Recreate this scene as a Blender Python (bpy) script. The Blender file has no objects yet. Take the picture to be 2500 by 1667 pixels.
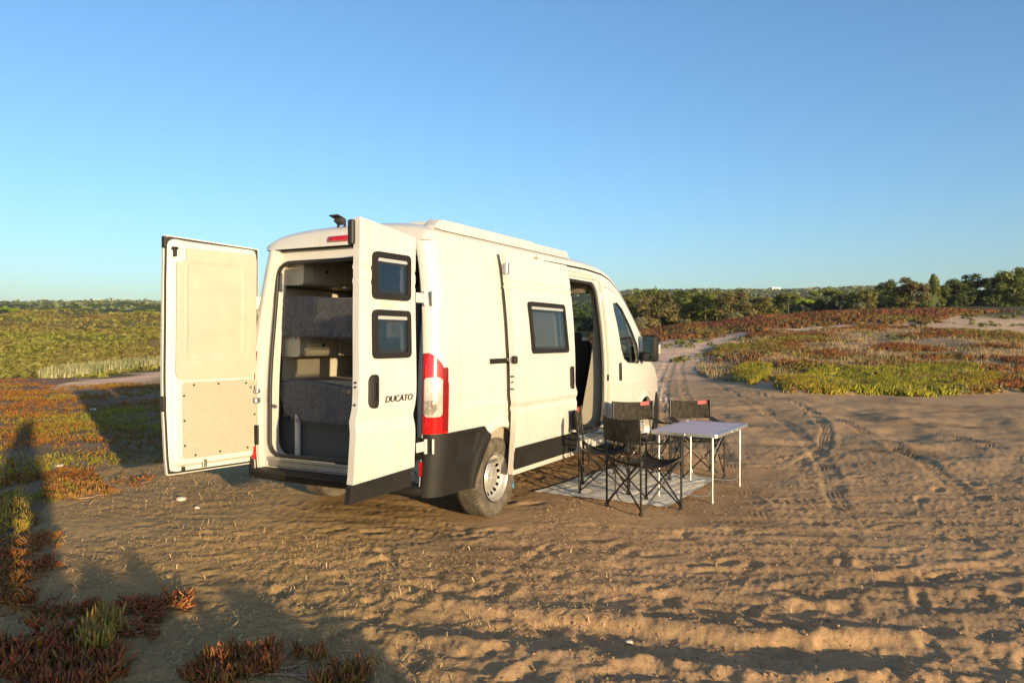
import bpy, math, random
import numpy as np
from mathutils import Vector, Matrix
R = math.radians
rnd = random.Random(7)
rng = np.random.default_rng(11)
sc = bpy.context.scene
COL = sc.collection

# ---------------------------------------------------------------- camera, sky, sun, exposure
CAM = np.array([-4.7975, -4.2367, 1.5496])
YAW, PITCH, ROLL, FPX = 0.49138, -0.00355, 0.0019, 1864.1
FW = np.array([math.cos(YAW) * math.cos(PITCH), math.sin(YAW) * math.cos(PITCH), math.sin(PITCH)])
RT = np.array([math.sin(YAW), -math.cos(YAW), 0.0])
UP = np.cross(RT, FW)
RT2 = RT * math.cos(ROLL) + UP * math.sin(ROLL)
UP2 = -RT * math.sin(ROLL) + UP * math.cos(ROLL)
cam_d = bpy.data.cameras.new('camera')
cam_d.sensor_width = 36.0
cam_d.lens = FPX / 2500.0 * 36.0
cam_d.clip_start = 0.05
cam_d.clip_end = 9000
cam = bpy.data.objects.new('camera', cam_d)
COL.objects.link(cam)
m = Matrix.Identity(4)
for i in range(3):
    m[i][0], m[i][1], m[i][2], m[i][3] = RT2[i], UP2[i], -FW[i], CAM[i]
cam.matrix_world = m
sc.camera = cam

SUN_EL, SUN_TRAVEL = R(7.4), (0.5, 0.866)
world = bpy.data.worlds.new('World')
sc.world = world
world.use_nodes = True
wn, wl = world.node_tree.nodes, world.node_tree.links
wn.clear()
wo = wn.new('ShaderNodeOutputWorld')
wb = wn.new('ShaderNodeBackground')
wb.inputs['Strength'].default_value = 0.15
sky = wn.new('ShaderNodeTexSky')
sky.sky_type = 'NISHITA'
sky.sun_disc = False
sky.sun_elevation = SUN_EL
sky.sun_rotation = math.atan2(-SUN_TRAVEL[0], -SUN_TRAVEL[1])
sky.altitude = 50
sky.air_density = 1.0
sky.dust_density = 1.2
sky.ozone_density = 3.5
wl.new(sky.outputs[0], wb.inputs[0])
wl.new(wb.outputs[0], wo.inputs[0])
sl = bpy.data.lights.new('sun', 'SUN')
sl.energy = 5.0
sl.angle = R(0.55)
sl.color = (1.0, 0.78, 0.47)
sun = bpy.data.objects.new('sun', sl)
COL.objects.link(sun)
ce = math.cos(SUN_EL)
tv = Vector((SUN_TRAVEL[0] * ce, SUN_TRAVEL[1] * ce, -math.sin(SUN_EL))).normalized()
sun.rotation_euler = tv.to_track_quat('-Z', 'Y').to_euler()
sun.location = (-30, -50, 20)
sc.view_settings.view_transform = 'Standard'
sc.view_settings.look = 'None'
sc.view_settings.gamma = 1
sc.view_settings.exposure = 0.97
try:
    sc.view_settings.use_curve_mapping = False
except Exception:
    pass
sc.cycles.max_bounces = 6
sc.cycles.transparent_max_bounces = 12

# ---------------------------------------------------------------- materials
def mat(name, col, rough=0.6, metal=0.0, spec=0.5, noise=0.0, nscale=20.0, bump=0.0, bscale=200.0, coat=0.0, attr=None, rot=None, sheen=0.0):
    m = bpy.data.materials.new(name)
    m.use_nodes = True
    nt = m.node_tree
    n, l = nt.nodes, nt.links
    b = n['Principled BSDF']
    b.inputs['Base Color'].default_value = (*col, 1)
    b.inputs['Roughness'].default_value = rough
    b.inputs['Metallic'].default_value = metal
    b.inputs['Specular IOR Level'].default_value = spec
    if coat:
        b.inputs['Coat Weight'].default_value = coat
        b.inputs['Coat Roughness'].default_value = 0.05
    tc = n.new('ShaderNodeTexCoord')
    src = None
    if attr:
        a = n.new('ShaderNodeAttribute')
        a.attribute_name = attr
        src = a.outputs['Color']
    if noise:
        t = n.new('ShaderNodeTexNoise')
        t.inputs['Scale'].default_value = nscale
        t.inputs['Detail'].default_value = 6
        l.new(tc.outputs['Object'], t.inputs['Vector'])
        mr = n.new('ShaderNodeMapRange')
        mr.inputs[1].default_value = 0.3
        mr.inputs[2].default_value = 0.7
        mr.inputs[3].default_value = 1 - noise
        mr.inputs[4].default_value = 1 + noise
        l.new(t.outputs[0], mr.inputs[0])
        mx = n.new('ShaderNodeVectorMath')
        mx.operation = 'SCALE'
        if src is not None:
            l.new(src, mx.inputs[0])
        else:
            mx.inputs[0].default_value = col
        l.new(mr.outputs[0], mx.inputs['Scale'])
        src = mx.outputs[0]
    if src is not None:
        l.new(src, b.inputs['Base Color'])
    if bump:
        t2 = n.new('ShaderNodeTexNoise')
        t2.inputs['Scale'].default_value = bscale
        t2.inputs['Detail'].default_value = 4
        l.new(tc.outputs['Object'], t2.inputs['Vector'])
        bp = n.new('ShaderNodeBump')
        bp.inputs['Strength'].default_value = bump
        bp.inputs['Distance'].default_value = 0.01
        l.new(t2.outputs[0], bp.inputs['Height'])
        l.new(bp.outputs[0], b.inputs['Normal'])
    return m

def glass(name, tint, ior=1.5, rough=0.0, haze=0.0):
    m = bpy.data.materials.new(name)
    m.use_nodes = True
    nt = m.node_tree
    n, l = nt.nodes, nt.links
    n.clear()
    out = n.new('ShaderNodeOutputMaterial')
    tr = n.new('ShaderNodeBsdfTransparent')
    tr.inputs[0].default_value = (*tint, 1)
    gl = n.new('ShaderNodeBsdfGlossy')
    gl.inputs['Roughness'].default_value = rough
    lw = n.new('ShaderNodeLayerWeight')
    lw.inputs[0].default_value = 0.5
    pw = n.new('ShaderNodeMath'); pw.operation = 'POWER'; pw.inputs[1].default_value = 4.0
    l.new(lw.outputs['Facing'], pw.inputs[0])
    fr = n.new('ShaderNodeMath'); fr.operation = 'MULTIPLY_ADD'
    fr.inputs[1].default_value = 0.9
    fr.inputs[2].default_value = ((ior - 1) / (ior + 1)) ** 2 * (2.6 if tint[0] < .5 else 1.6)
    l.new(pw.outputs[0], fr.inputs[0])
    mx = n.new('ShaderNodeMixShader')
    l.new(fr.outputs[0], mx.inputs[0])
    l.new(tr.outputs[0], mx.inputs[1])
    l.new(gl.outputs[0], mx.inputs[2])
    l.new(mx.outputs[0], out.inputs[0])
    return m

def paint_mat(name, col, dirt):
    m = bpy.data.materials.new(name)
    m.use_nodes = True
    nt = m.node_tree
    n, l = nt.nodes, nt.links
    b = n['Principled BSDF']
    b.inputs['Roughness'].default_value = 0.38
    b.inputs['Coat Weight'].default_value = 0.6
    b.inputs['Coat Roughness'].default_value = 0.07
    tc = n.new('ShaderNodeTexCoord')
    t = n.new('ShaderNodeTexNoise')
    t.inputs['Scale'].default_value = 2.2
    t.inputs['Detail'].default_value = 8
    l.new(tc.outputs['Object'], t.inputs['Vector'])
    sp = n.new('ShaderNodeSeparateXYZ')
    l.new(tc.outputs['Object'], sp.inputs[0])
    # road dust thickens towards the sill
    h = n.new('ShaderNodeMapRange')
    h.inputs[1].default_value = 1.15
    h.inputs[2].default_value = 0.3
    h.inputs[3].default_value = 0.05
    h.inputs[4].default_value = 0.55
    l.new(sp.outputs['Z'], h.inputs[0])
    mu = n.new('ShaderNodeMath')
    mu.operation = 'MULTIPLY'
    l.new(h.outputs[0], mu.inputs[0])
    l.new(t.outputs[0], mu.inputs[1])
    # faint rain streaks run down the panels
    mpn = n.new('ShaderNodeMapping'); mpn.inputs['Scale'].default_value = (14, 14, .7)
    t3 = n.new('ShaderNodeTexNoise'); t3.inputs['Scale'].default_value = 1.0; t3.inputs['Detail'].default_value = 6
    l.new(tc.outputs['Object'], mpn.inputs[0]); l.new(mpn.outputs[0], t3.inputs['Vector'])
    sm = n.new('ShaderNodeMapRange'); sm.inputs[1].default_value = .5; sm.inputs[2].default_value = .85; sm.inputs[3].default_value = 0; sm.inputs[4].default_value = .28
    l.new(t3.outputs[0], sm.inputs[0])
    ad = n.new('ShaderNodeMath'); ad.operation = 'ADD'; l.new(mu.outputs[0], ad.inputs[0]); l.new(sm.outputs[0], ad.inputs[1]); mu = ad
    mx = n.new('ShaderNodeMix')
    mx.data_type = 'RGBA'
    mx.inputs[6].default_value = (*col, 1)
    mx.inputs[7].default_value = (*dirt, 1)
    l.new(mu.outputs[0], mx.inputs[0])
    l.new(mx.outputs[2], b.inputs['Base Color'])
    return m

M = {}
M['white'] = paint_mat('van_white_paint', (0.53, 0.51, 0.47), (0.32, 0.24, 0.15))
M['inner_paint'] = mat('inner_door_paint', (0.55, 0.525, 0.46), 0.45, noise=0.04, nscale=4)
M['board_grey'] = mat('door_liner', (0.36, 0.345, 0.28), 0.7, noise=0.05, nscale=9, bump=0.06, bscale=260)
M['board_tan'] = mat('door_plywood', (0.335, 0.30, 0.235), 0.75, noise=0.06, nscale=30, bump=0.15, bscale=400)
M['black_plastic'] = mat('black_plastic', (0.013, 0.011, 0.009), 0.6, spec=0.28, noise=0.25, nscale=5, bump=0.15, bscale=500)
M['seal'] = mat('rubber_seal', (0.015, 0.014, 0.013), 0.6)
M['chrome'] = mat('chrome', (0.8, 0.8, 0.8), 0.18, metal=1)
M['steel'] = mat('galvanised_steel', (0.42, 0.42, 0.40), 0.4, metal=0.8, noise=0.15, nscale=30)
M['tyre'] = mat('dusty_tyre', (0.085, 0.068, 0.048), 0.9, noise=0.45, nscale=14, bump=0.5, bscale=90)
M['rim'] = mat('steel_rim', (0.42, 0.40, 0.36), 0.42, metal=0.55, noise=0.12, nscale=12)
M['dark'] = mat('underbody_dark', (0.02, 0.018, 0.016), 0.9, noise=0.3, nscale=6)
M['red_lens'] = mat('red_lens', (0.36, 0.006, 0.006), 0.12, coat=1.0, noise=0.45, nscale=60)
M['dark_red'] = mat('dark_red_lens', (0.16, 0.006, 0.006), 0.12, coat=1.0)
M['clear_lens'] = mat('clear_lens', (0.62, 0.58, 0.52), 0.12, metal=0.5, coat=1.0, noise=0.15, nscale=25)
M['beige_furn'] = mat('beige_cabinet', (0.38, 0.34, 0.26), 0.45, noise=0.03, nscale=8)
M['wall_beige'] = mat('beige_wall_lining', (0.28, 0.24, 0.18), 0.8, noise=0.05, nscale=10, bump=0.1)
M['carpet'] = mat('grey_carpet', (0.085, 0.084, 0.08), 0.95, noise=0.4, nscale=90, bump=0.6, bscale=300)
M['black_int'] = mat('black_upholstery', (0.014, 0.013, 0.013), 0.85, noise=0.3, nscale=50)
M['pane_smoked'] = glass('smoked_acrylic_pane', (0.34, 0.33, 0.30), 1.6)
M['pane_clear'] = glass('window_glass', (0.60, 0.70, 0.66), 1.55)
M['silver'] = mat('silver_blind_rail', (0.50, 0.48, 0.44), 0.35, metal=0.4)
M['mirror_glass'] = mat('mirror_glass', (0.30, 0.42, 0.50), 0.02, metal=1)
M['blue_plastic'] = mat('blue_plastic', (0.02, 0.28, 0.5), 0.4)
M['chair_tube'] = mat('black_chair_tube', (0.016, 0.015, 0.013), 0.32, metal=0.3, noise=0.2, nscale=30)
M['chair_fabric'] = mat('black_chair_fabric', (0.030, 0.026, 0.020), 0.85, spec=0.2, noise=0.45, nscale=25, bump=0.4, bscale=300)
M['red_patch'] = mat('red_label', (0.55, 0.05, 0.045), 0.6)
M['alu'] = mat('aluminium', (0.66, 0.66, 0.64), 0.34, metal=0.85, noise=0.08, nscale=20)
M['lilac'] = mat('table_laminate', (0.53, 0.42, 0.47), 0.5, spec=0.3, noise=0.03, nscale=8)
M['rock'] = mat('pale_stone', (0.50, 0.42, 0.33), 0.85, noise=0.25, nscale=20, bump=0.4, bscale=60)
M['bark'] = mat('bark', (0.10, 0.075, 0.05), 0.9, noise=0.4, nscale=9)
M['wall_white'] = mat('whitewashed_wall', (0.80, 0.77, 0.70), 0.8)
M['roof_tile'] = mat('terracotta_roof', (0.42, 0.20, 0.12), 0.8)
M['house_glass'] = mat('house_window', (0.04, 0.05, 0.06), 0.2)
M['paper'] = mat('white_paper', (0.75, 0.75, 0.75), 0.7)

def leaf_mat(name, rough=0.5, trans=0.25, nz=0.15):
    m = bpy.data.materials.new(name)
    m.use_nodes = True
    nt = m.node_tree
    n, l = nt.nodes, nt.links
    b = n['Principled BSDF']
    a = n.new('ShaderNodeAttribute')
    a.attribute_name = 'Col'
    b.inputs['Roughness'].default_value = rough
    b.inputs['Specular IOR Level'].default_value = 0.25
    l.new(a.outputs['Color'], b.inputs['Base Color'])
    if trans:
        out = n['Material Output']
        t = n.new('ShaderNodeBsdfTranslucent')
        l.new(a.outputs['Color'], t.inputs[0])
        mx = n.new('ShaderNodeMixShader')
        mx.inputs[0].default_value = trans
        l.new(b.outputs[0], mx.inputs[1])
        l.new(t.outputs[0], mx.inputs[2])
        l.new(mx.outputs[0], out.inputs[0])
    return m
M['leaf'] = leaf_mat('succulent_leaf', 0.4, 0.15)
M['foliage'] = leaf_mat('tree_foliage', 0.7, 0.2)
M['straw'] = leaf_mat('dry_straw', 0.8, 0.2)

# ---------------------------------------------------------------- mesh helpers
def link(name, me, material=None, parent=None, smooth=None):
    o = bpy.data.objects.new(name, me)
    COL.objects.link(o)
    if material is not None:
        me.materials.append(material)
    if parent is not None:
        o.parent = parent
    if smooth is not None:
        me.polygons.foreach_set('use_smooth', [True] * len(me.polygons))
        if smooth < 179:
            try:
                me.set_sharp_from_angle(angle=R(smooth))
            except Exception:
                pass
    return o

def tag(o, label=None, cat=None, group=None, kind=None):
    if label: o['label'] = label
    if cat: o['category'] = cat
    if group: o['group'] = group
    if kind: o['kind'] = kind
    return o

def empty(name, loc=(0, 0, 0), rz=0.0):
    o = bpy.data.objects.new(name, None)
    o.empty_display_size = 0.2
    o.location = loc
    o.rotation_euler = (0, 0, rz)
    COL.objects.link(o)
    return o

class MB:
    def __init__(s):
        s.v, s.f = [], []
    def add(s, vs, fs):
        k = len(s.v)
        s.v.extend([tuple(map(float, q)) for q in vs])
        s.f.extend([tuple(k + i for i in f) for f in fs])
        return s
    def box(s, c, d, bev=0.0, rot=None):
        cx, cy, cz = c
        a, b, h = d[0] / 2, d[1] / 2, d[2] / 2
        if bev <= 0:
            vs = [(x, y, z) for x in (-a, a) for y in (-b, b) for z in (-h, h)]
            fs = [(0, 1, 3, 2), (4, 6, 7, 5), (0, 4, 5, 1), (2, 3, 7, 6), (0, 2, 6, 4), (1, 5, 7, 3)]
        else:
            e = min(bev, a * .49, b * .49, h * .49)
            P = {}
            vs = []
            for sx in (-1, 1):
                for sy in (-1, 1):
                    for sz in (-1, 1):
                        for ax in range(3):
                            q = [sx * (a - e), sy * (b - e), sz * (h - e)]
                            q[ax] += (sx, sy, sz)[ax] * e
                            P[(sx, sy, sz, ax)] = len(vs)
                            vs.append(tuple(q))
            fs = []
            for ax in range(3):
                o1, o2 = [i for i in range(3) if i != ax]
                for sg in (-1, 1):
                    loop = []
                    for q1, q2 in ((-1, -1), (1, -1), (1, 1), (-1, 1)):
                        k = [0, 0, 0]; k[ax] = sg; k[o1] = q1; k[o2] = q2
                        loop.append(P[(*k, ax)])
                    fs.append(tuple(loop))
            for ax in range(3):
                o1, o2 = [i for i in range(3) if i != ax]
                for q1 in (-1, 1):
                    for q2 in (-1, 1):
                        k0 = [0, 0, 0]; k0[ax] = -1; k0[o1] = q1; k0[o2] = q2
                        k1 = list(k0); k1[ax] = 1
                        fs.append((P[(*k0, o1)], P[(*k1, o1)], P[(*k1, o2)], P[(*k0, o2)]))
            for sx in (-1, 1):
                for sy in (-1, 1):
                    for sz in (-1, 1):
                        fs.append(tuple(P[(sx, sy, sz, i)] for i in range(3)))
        if rot is not None:
            vs = [tuple(rot @ Vector(q)) for q in vs]
        return s.add([(x + cx, y + cy, z + cz) for x, y, z in vs], fs)
    def tube(s, pts, r, n=8, cap=True, close=False):
        pts = [Vector(p) for p in pts]
        rs = r if isinstance(r, (list, tuple)) else [r] * len(pts)
        N = len(pts)
        prev = None
        vs = []
        for i, p in enumerate(pts):
            a = pts[(i - 1) % N] if (i > 0 or close) else p
            b = pts[(i + 1) % N] if (i < N - 1 or close) else p
            t = (b - a).normalized()
            if prev is None:
                u = t.orthogonal().normalized()
            else:
                u = (prev - t * prev.dot(t))
                u = u.normalized() if u.length > 1e-6 else t.orthogonal().normalized()
            prev = u
            w = t.cross(u)
            for k in range(n):
                an = 2 * math.pi * k / n
                vs.append(p + (u * math.cos(an) + w * math.sin(an)) * rs[i])
        fs = []
        for i in range(N if close else N - 1):
            j = (i + 1) % N
            for k in range(n):
                k2 = (k + 1) % n
                fs.append((i * n + k, i * n + k2, j * n + k2, j * n + k))
        if cap and not close:
            fs.append(tuple(range(n))[::-1])
            fs.append(tuple((N - 1) * n + k for k in range(n)))
        return s.add(vs, fs)
    def cyl(s, a, b, r, n=16):
        return s.tube([a, b], r, n)
    def lathe(s, prof, center, axis='y', n=40, close_ends=False):
        # prof: list of (radius, along)
        vs = []
        for r_, h in prof:
            for k in range(n):
                an = 2 * math.pi * k / n
                c_, s_ = r_ * math.cos(an), r_ * math.sin(an)
                q = {'y': (c_, h, s_), 'x': (h, c_, s_), 'z': (c_, s_, h)}[axis]
                vs.append((q[0] + center[0], q[1] + center[1], q[2] + center[2]))
        fs = []
        for i in range(len(prof) - 1):
            for k in range(n):
                k2 = (k + 1) % n
                fs.append((i * n + k, i * n + k2, (i + 1) * n + k2, (i + 1) * n + k))
        if close_ends:
            fs.append(tuple(range(n))[::-1])
            fs.append(tuple((len(prof) - 1) * n + k for k in range(n)))
        return s.add(vs, fs)
    def prism(s, poly, f0, f1):
        n = len(poly)
        vs = [f0(*p) for p in poly] + [f1(*p) for p in poly]
        fs = [tuple(range(n))[::-1], tuple(range(n, 2 * n))]
        for i in range(n):
            j = (i + 1) % n
            fs.append((i, j, n + j, n + i))
        return s.add(vs, fs)
    def build(s, name, material, parent=None, smooth=35):
        me = bpy.data.meshes.new(name)
        me.from_pydata(s.v, [], s.f)
        me.update()
        return link(name, me, material, parent, smooth)

def smoothstep(a, b, x):
    t = np.clip((x - a) / (b - a), 0, 1)
    return t * t * (3 - 2 * t)

# signed distances of 2-D regions (numpy)
def sd_rr(u, v, u0, v0, u1, v1, r):
    cx, cy, hx, hy = (u0 + u1) / 2, (v0 + v1) / 2, abs(u1 - u0) / 2, abs(v1 - v0) / 2
    qx, qy = np.abs(u - cx) - hx + r, np.abs(v - cy) - hy + r
    return np.hypot(np.maximum(qx, 0), np.maximum(qy, 0)) + np.minimum(np.maximum(qx, qy), 0) - r

def sd_poly(u, v, poly):
    P = np.array(poly, float)
    d = np.full(u.shape, 1e9)
    ins = np.zeros(u.shape, bool)
    n = len(P)
    for i in range(n):
        a, b = P[i], P[(i + 1) % n]
        e = b - a
        w0, w1 = u - a[0], v - a[1]
        t = np.clip((w0 * e[0] + w1 * e[1]) / (e @ e + 1e-12), 0, 1)
        d = np.minimum(d, np.hypot(w0 - t * e[0], w1 - t * e[1]))
        c = ((a[1] <= v) & (b[1] > v)) | ((b[1] <= v) & (a[1] > v))
        with np.errstate(divide='ignore', invalid='ignore'):
            xi = a[0] + (v - a[1]) / (b[1] - a[1] + 1e-20) * e[0]
        ins ^= c & (u < xi)
    return np.where(ins, -d, d)

def sd_circ(u, v, cu, cv, r):
    return np.hypot(u - cu, v - cv) - r

def panel(name, sdf, ur, vr, cell, front, material, parent=None, back=None, smooth=35):
    """a curved sheet cut exactly to a 2-D outline; back adds the inner face and the edge all round"""
    nu = max(2, int(round((ur[1] - ur[0]) / cell))) + 1
    nv = max(2, int(round((vr[1] - vr[0]) / cell))) + 1
    U, V = np.meshgrid(np.linspace(*ur, nu), np.linspace(*vr, nv), indexing='ij')
    cu = (U[:-1, :-1] + U[1:, 1:]) / 2
    cv = (V[:-1, :-1] + V[1:, 1:]) / 2
    keep = sdf(cu, cv) < 0
    pad = np.pad(keep, 1)
    cnt = pad[:-1, :-1].astype(int) + pad[1:, :-1] + pad[:-1, 1:] + pad[1:, 1:]
    used = cnt > 0
    bnd = used & (cnt < 4)
    u_, v_ = U.copy(), V.copy()
    for _ in range(3):
        d = sdf(u_, v_)
        h = 1e-3
        gx = (sdf(u_ + h, v_) - sdf(u_ - h, v_)) / (2 * h)
        gy = (sdf(u_, v_ + h) - sdf(u_, v_ - h)) / (2 * h)
        g = np.hypot(gx, gy) + 1e-9
        dd = np.clip(d, -cell, cell)
        u_ = np.where(bnd, u_ - dd * gx / g, u_)
        v_ = np.where(bnd, v_ - dd * gy / g, v_)
    idx = np.full(U.shape, -1)
    idx[used] = np.arange(used.sum())
    uu, vv = u_[used], v_[used]
    F0 = np.stack(front(uu, vv), 1)
    I, J = np.where(keep)
    q = np.stack([idx[I, J], idx[I + 1, J], idx[I + 1, J + 1], idx[I, J + 1]], 1)
    verts = F0
    faces = [q]
    if back is not None:
        n0 = len(F0)
        F1 = np.stack(back(uu, vv), 1)
        verts = np.concatenate([F0, F1])
        faces.append(q[:, ::-1] + n0)
        e = []
        for k in range(len(I)):
            pass
        di = [((0, -1), 0, 1), ((1, 0), 1, 2), ((0, 1), 2, 3), ((-1, 0), 3, 0)]
        for (dx, dy), a, b in di:
            nb = pad[I + 1 + dx, J + 1 + dy]
            s_ = ~nb
            e.append(np.stack([q[s_, b], q[s_, a], q[s_, a] + n0, q[s_, b] + n0], 1))
        faces.extend(e)
    F = np.concatenate(faces)
    me = bpy.data.meshes.new(name)
    me.from_pydata(verts.tolist(), [], F.tolist())
    me.update()
    return link(name, me, material, parent, smooth)

def raw_mesh(name, verts, tris_or_quads, material, cols=None, parent=None, smooth=False, link_it=True):
    """numpy arrays straight into a mesh; all faces have the same number of corners"""
    me = bpy.data.meshes.new(name)
    F = np.asarray(tris_or_quads, dtype=np.int32)
    k = F.shape[1]
    me.vertices.add(len(verts))
    me.vertices.foreach_set('co', np.asarray(verts, dtype=np.float32).ravel())
    me.loops.add(F.size)
    me.loops.foreach_set('vertex_index', F.ravel())
    me.polygons.add(len(F))
    me.polygons.foreach_set('loop_start', np.arange(0, F.size, k, dtype=np.int32))
    me.polygons.foreach_set('loop_total', np.full(len(F), k, dtype=np.int32))
    if smooth:
        me.polygons.foreach_set('use_smooth', np.ones(len(F), dtype=bool))
    me.update(calc_edges=True)
    if cols is not None:
        a = me.attributes.new('Col', 'FLOAT_COLOR', 'POINT')
        c4 = np.ones((len(verts), 4), dtype=np.float32)
        c4[:, :3] = cols
        a.data.foreach_set('color', c4.ravel())
    me.materials.append(material)
    if not link_it:
        return me
    o = bpy.data.objects.new(name, me)
    COL.objects.link(o)
    if parent is not None:
        o.parent = parent
    return o

# ---------------------------------------------------------------- gradient noise (numpy)
def pnoise(x, y, seed=0):
    xi, yi = np.floor(x).astype(np.int64), np.floor(y).astype(np.int64)
    xf, yf = x - xi, y - yi
    def g(ix, iy, dx, dy):
        h = (ix * 374761393 + iy * 668265263 + seed * 974634777) & 0xffffffff
        h = ((h ^ (h >> 13)) * 1274126177) & 0xffffffff
        h = h ^ (h >> 16)
        a = (h & 0xffff) / 65536.0 * 2 * np.pi
        return np.cos(a) * dx + np.sin(a) * dy
    u = xf * xf * xf * (xf * (xf * 6 - 15) + 10)
    v = yf * yf * yf * (yf * (yf * 6 - 15) + 10)
    a = g(xi, yi, xf, yf); b = g(xi + 1, yi, xf - 1, yf)
    c = g(xi, yi + 1, xf, yf - 1); d = g(xi + 1, yi + 1, xf - 1, yf - 1)
    return ((a + (b - a) * u) + ((c + (d - c) * u) - (a + (b - a) * u)) * v) * 1.5

def fbm(x, y, seed=0, oct=4, lac=2.03, gain=0.5):
    s, a = 0, 1
    for i in range(oct):
        s = s + a * pnoise(x * lac ** i, y * lac ** i, seed + i * 17)
        a *= gain
    return s
# ---------------------------------------------------------------- terrain
HZ = 833.5 + FPX * math.tan(PITCH)      # image row of the level horizon, used only to survey the land
# survey of the land: bearing (column) -> (forward distance, row of the photograph)
SURVEY = {
    -900: [(45, 880), (80, 835), (130, 795), (200, 772), (300, 757), (600, 755), (1100, 746), (2500, 806)],
    0:    [(45, 882), (80, 838), (130, 797), (200, 772), (300, 757), (600, 755), (1100, 745), (2500, 806)],
    250:  [(45, 880), (80, 835), (130, 793), (200, 770), (300, 755), (600, 750), (1100, 741), (2500, 806)],
    420:  [(45, 876), (80, 832), (130, 793), (200, 770), (300, 754), (600, 750), (1100, 740), (2500, 806)],
    900:  [(30, 920), (50, 862), (90, 820), (200, 790), (300, 775), (600, 753), (1000, 723), (2500, 806)],
    1450: [(22, 954), (30, 905), (40, 868), (55, 838), (90, 812), (200, 780), (500, 743), (900, 720), (2500, 806)],
    1560: [(20, 968), (30, 897), (40, 852), (52, 823), (70, 810), (100, 806), (300, 765), (900, 717), (2500, 806)],
    1700: [(19, 972), (26, 918), (36, 866), (48, 825), (60, 799), (80, 790), (110, 790), (300, 760), (900, 715), (2500, 806)],
    1900: [(18, 980), (24, 920), (34, 867), (46, 820), (66, 774), (80, 768), (110, 770), (300, 750), (900, 716), (2500, 806)],
    2100: [(18, 980), (24, 922), (34, 866), (48, 805), (70, 758), (85, 752), (120, 755), (300, 745), (900, 710), (2500, 806)],
    2400: [(18, 980), (24, 920), (34, 856), (48, 800), (75, 748), (90, 747), (120, 750), (300, 740), (900, 720), (2500, 806)],
    3000: [(18, 980), (24, 920), (34, 860), (48, 800), (75, 748), (90, 745), (120, 745), (300, 735), (900, 720), (2500, 806)],
}
_us = sorted(SURVEY)
_lf = np.linspace(math.log(1.0), math.log(2500.0), 240)
_tab = []
for u in _us:
    pts = SURVEY[u]
    F = [1.0, 14.0] + [p[0] for p in pts]
    Z = [0.0, 0.0] + [CAM[2] + (HZ - p[1]) * p[0] / FPX for p in pts]
    row = np.interp(_lf, np.log(F), Z)
    k = np.exp(-0.5 * (np.arange(-9, 10) / 3.2) ** 2); k /= k.sum()
    row = np.convolve(np.pad(row, 9, mode='edge'), k, mode='valid')
    _tab.append(row)
_tab = np.array(_tab)

def base_height(x, y):
    dx, dy = x - CAM[0], y - CAM[1]
    F = dx * math.cos(YAW) + dy * math.sin(YAW)
    S = dx * RT[0] + dy * RT[1]
    Dn = np.hypot(F, S)
    Fc = np.where(F > 0.35 * Dn, F, 0.35 * Dn)      # behind and beside the camera the land goes on as at the edge
    u = np.clip(1250 + FPX * S / np.maximum(Fc, 0.3), _us[0], _us[-1])
    lf = np.clip((np.log(np.clip(Fc, 1.0, 2499)) - _lf[0]) / (_lf[1] - _lf[0]), 0, len(_lf) - 1.001)
    j = lf.astype(int); t = lf - j
    cols = np.array([_tab[:, j[k]] for k in range(0)]) if False else None
    ui = np.interp(u, _us, np.arange(len(_us)))
    i = np.clip(ui.astype(int), 0, len(_us) - 2); s = ui - i
    s = s * s * (3 - 2 * s)
    a = _tab[i, j] * (1 - t) + _tab[i, j + 1] * t
    b = _tab[i + 1, j] * (1 - t) + _tab[i + 1, j + 1] * t
    h = a * (1 - s) + b * s
    behind = smoothstep(0.2, -0.2, F / np.maximum(Dn, 0.1))
    return h * (1 - behind * smoothstep(20, 60, Dn) * 0.9)

def to_img(x, y, z):
    d = np.stack([x - CAM[0], y - CAM[1], z - CAM[2]], -1)
    w = d @ FW
    w = np.where(w > 0.05, w, 0.05)
    return 1250 + FPX * (d @ RT2) / w, 833.5 - FPX * (d @ UP2) / w

def ground_pt(u, v):
    """point of the level plateau seen at (u, v) in the photograph"""
    d = FW + RT2 * (u - 1250) / FPX - UP2 * (v - 833.5) / FPX
    t = -CAM[2] / d[2]
    return (CAM + t * d)[:2]

# areas of the land, read off the photograph and laid on the terrain
A_LPLANT = [(-1100, 925), (60, 930), (150, 952), (400, 936), (640, 936), (640, 1085), (420, 1128), (300, 1132), (215, 1175), (110, 1235), (45, 1330), (-1100, 1420)]
A_TRACKL = [(110, 952), (180, 934), (290, 917), (400, 904), (520, 897), (640, 892), (640, 912), (400, 924), (300, 934), (180, 950)]
A_LBACK = [(-1100, 985), (-1100, 903), (150, 912), (190, 930), (120, 956)]
A_TRACKR = [(1460, 985), (1480, 905), (1490, 872), (1560, 850), (1700, 830), (1800, 817), (1900, 805), (2000, 798), (2120, 791), (2000, 814), (1860, 820), (1780, 838), (1700, 864), (1640, 885), (1618, 920), (1640, 985)]
A_R1 = [(1440, 850), (1440, 700), (2560, 700), (2560, 757), (2440, 762), (2330, 776), (2290, 786), (2150, 791), (2040, 795), (1900, 803), (1800, 815), (1700, 826), (1590, 838), (1500, 852)]
A_R2 = [(1700, 885), (1720, 858), (1785, 836), (1860, 814), (1960, 812), (2122, 797), (2300, 806), (2560, 815), (2560, 940), (2427, 960), (2213, 964), (1918, 958), (1894, 939), (1799, 934), (1732, 925), (1700, 905)]
A_R3 = [(1890, 944), (1900, 930), (2010, 914), (2130, 902), (2280, 893), (2380, 902), (2440, 928), (2420, 958), (2213, 966), (1918, 960)]
A_R4 = [(1790, 925), (1790, 905), (1850, 893), (1880, 905), (1868, 935), (1830, 940)]

def area(poly, u, v, soft=None):
    return sd_poly(u, v, poly)

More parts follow.
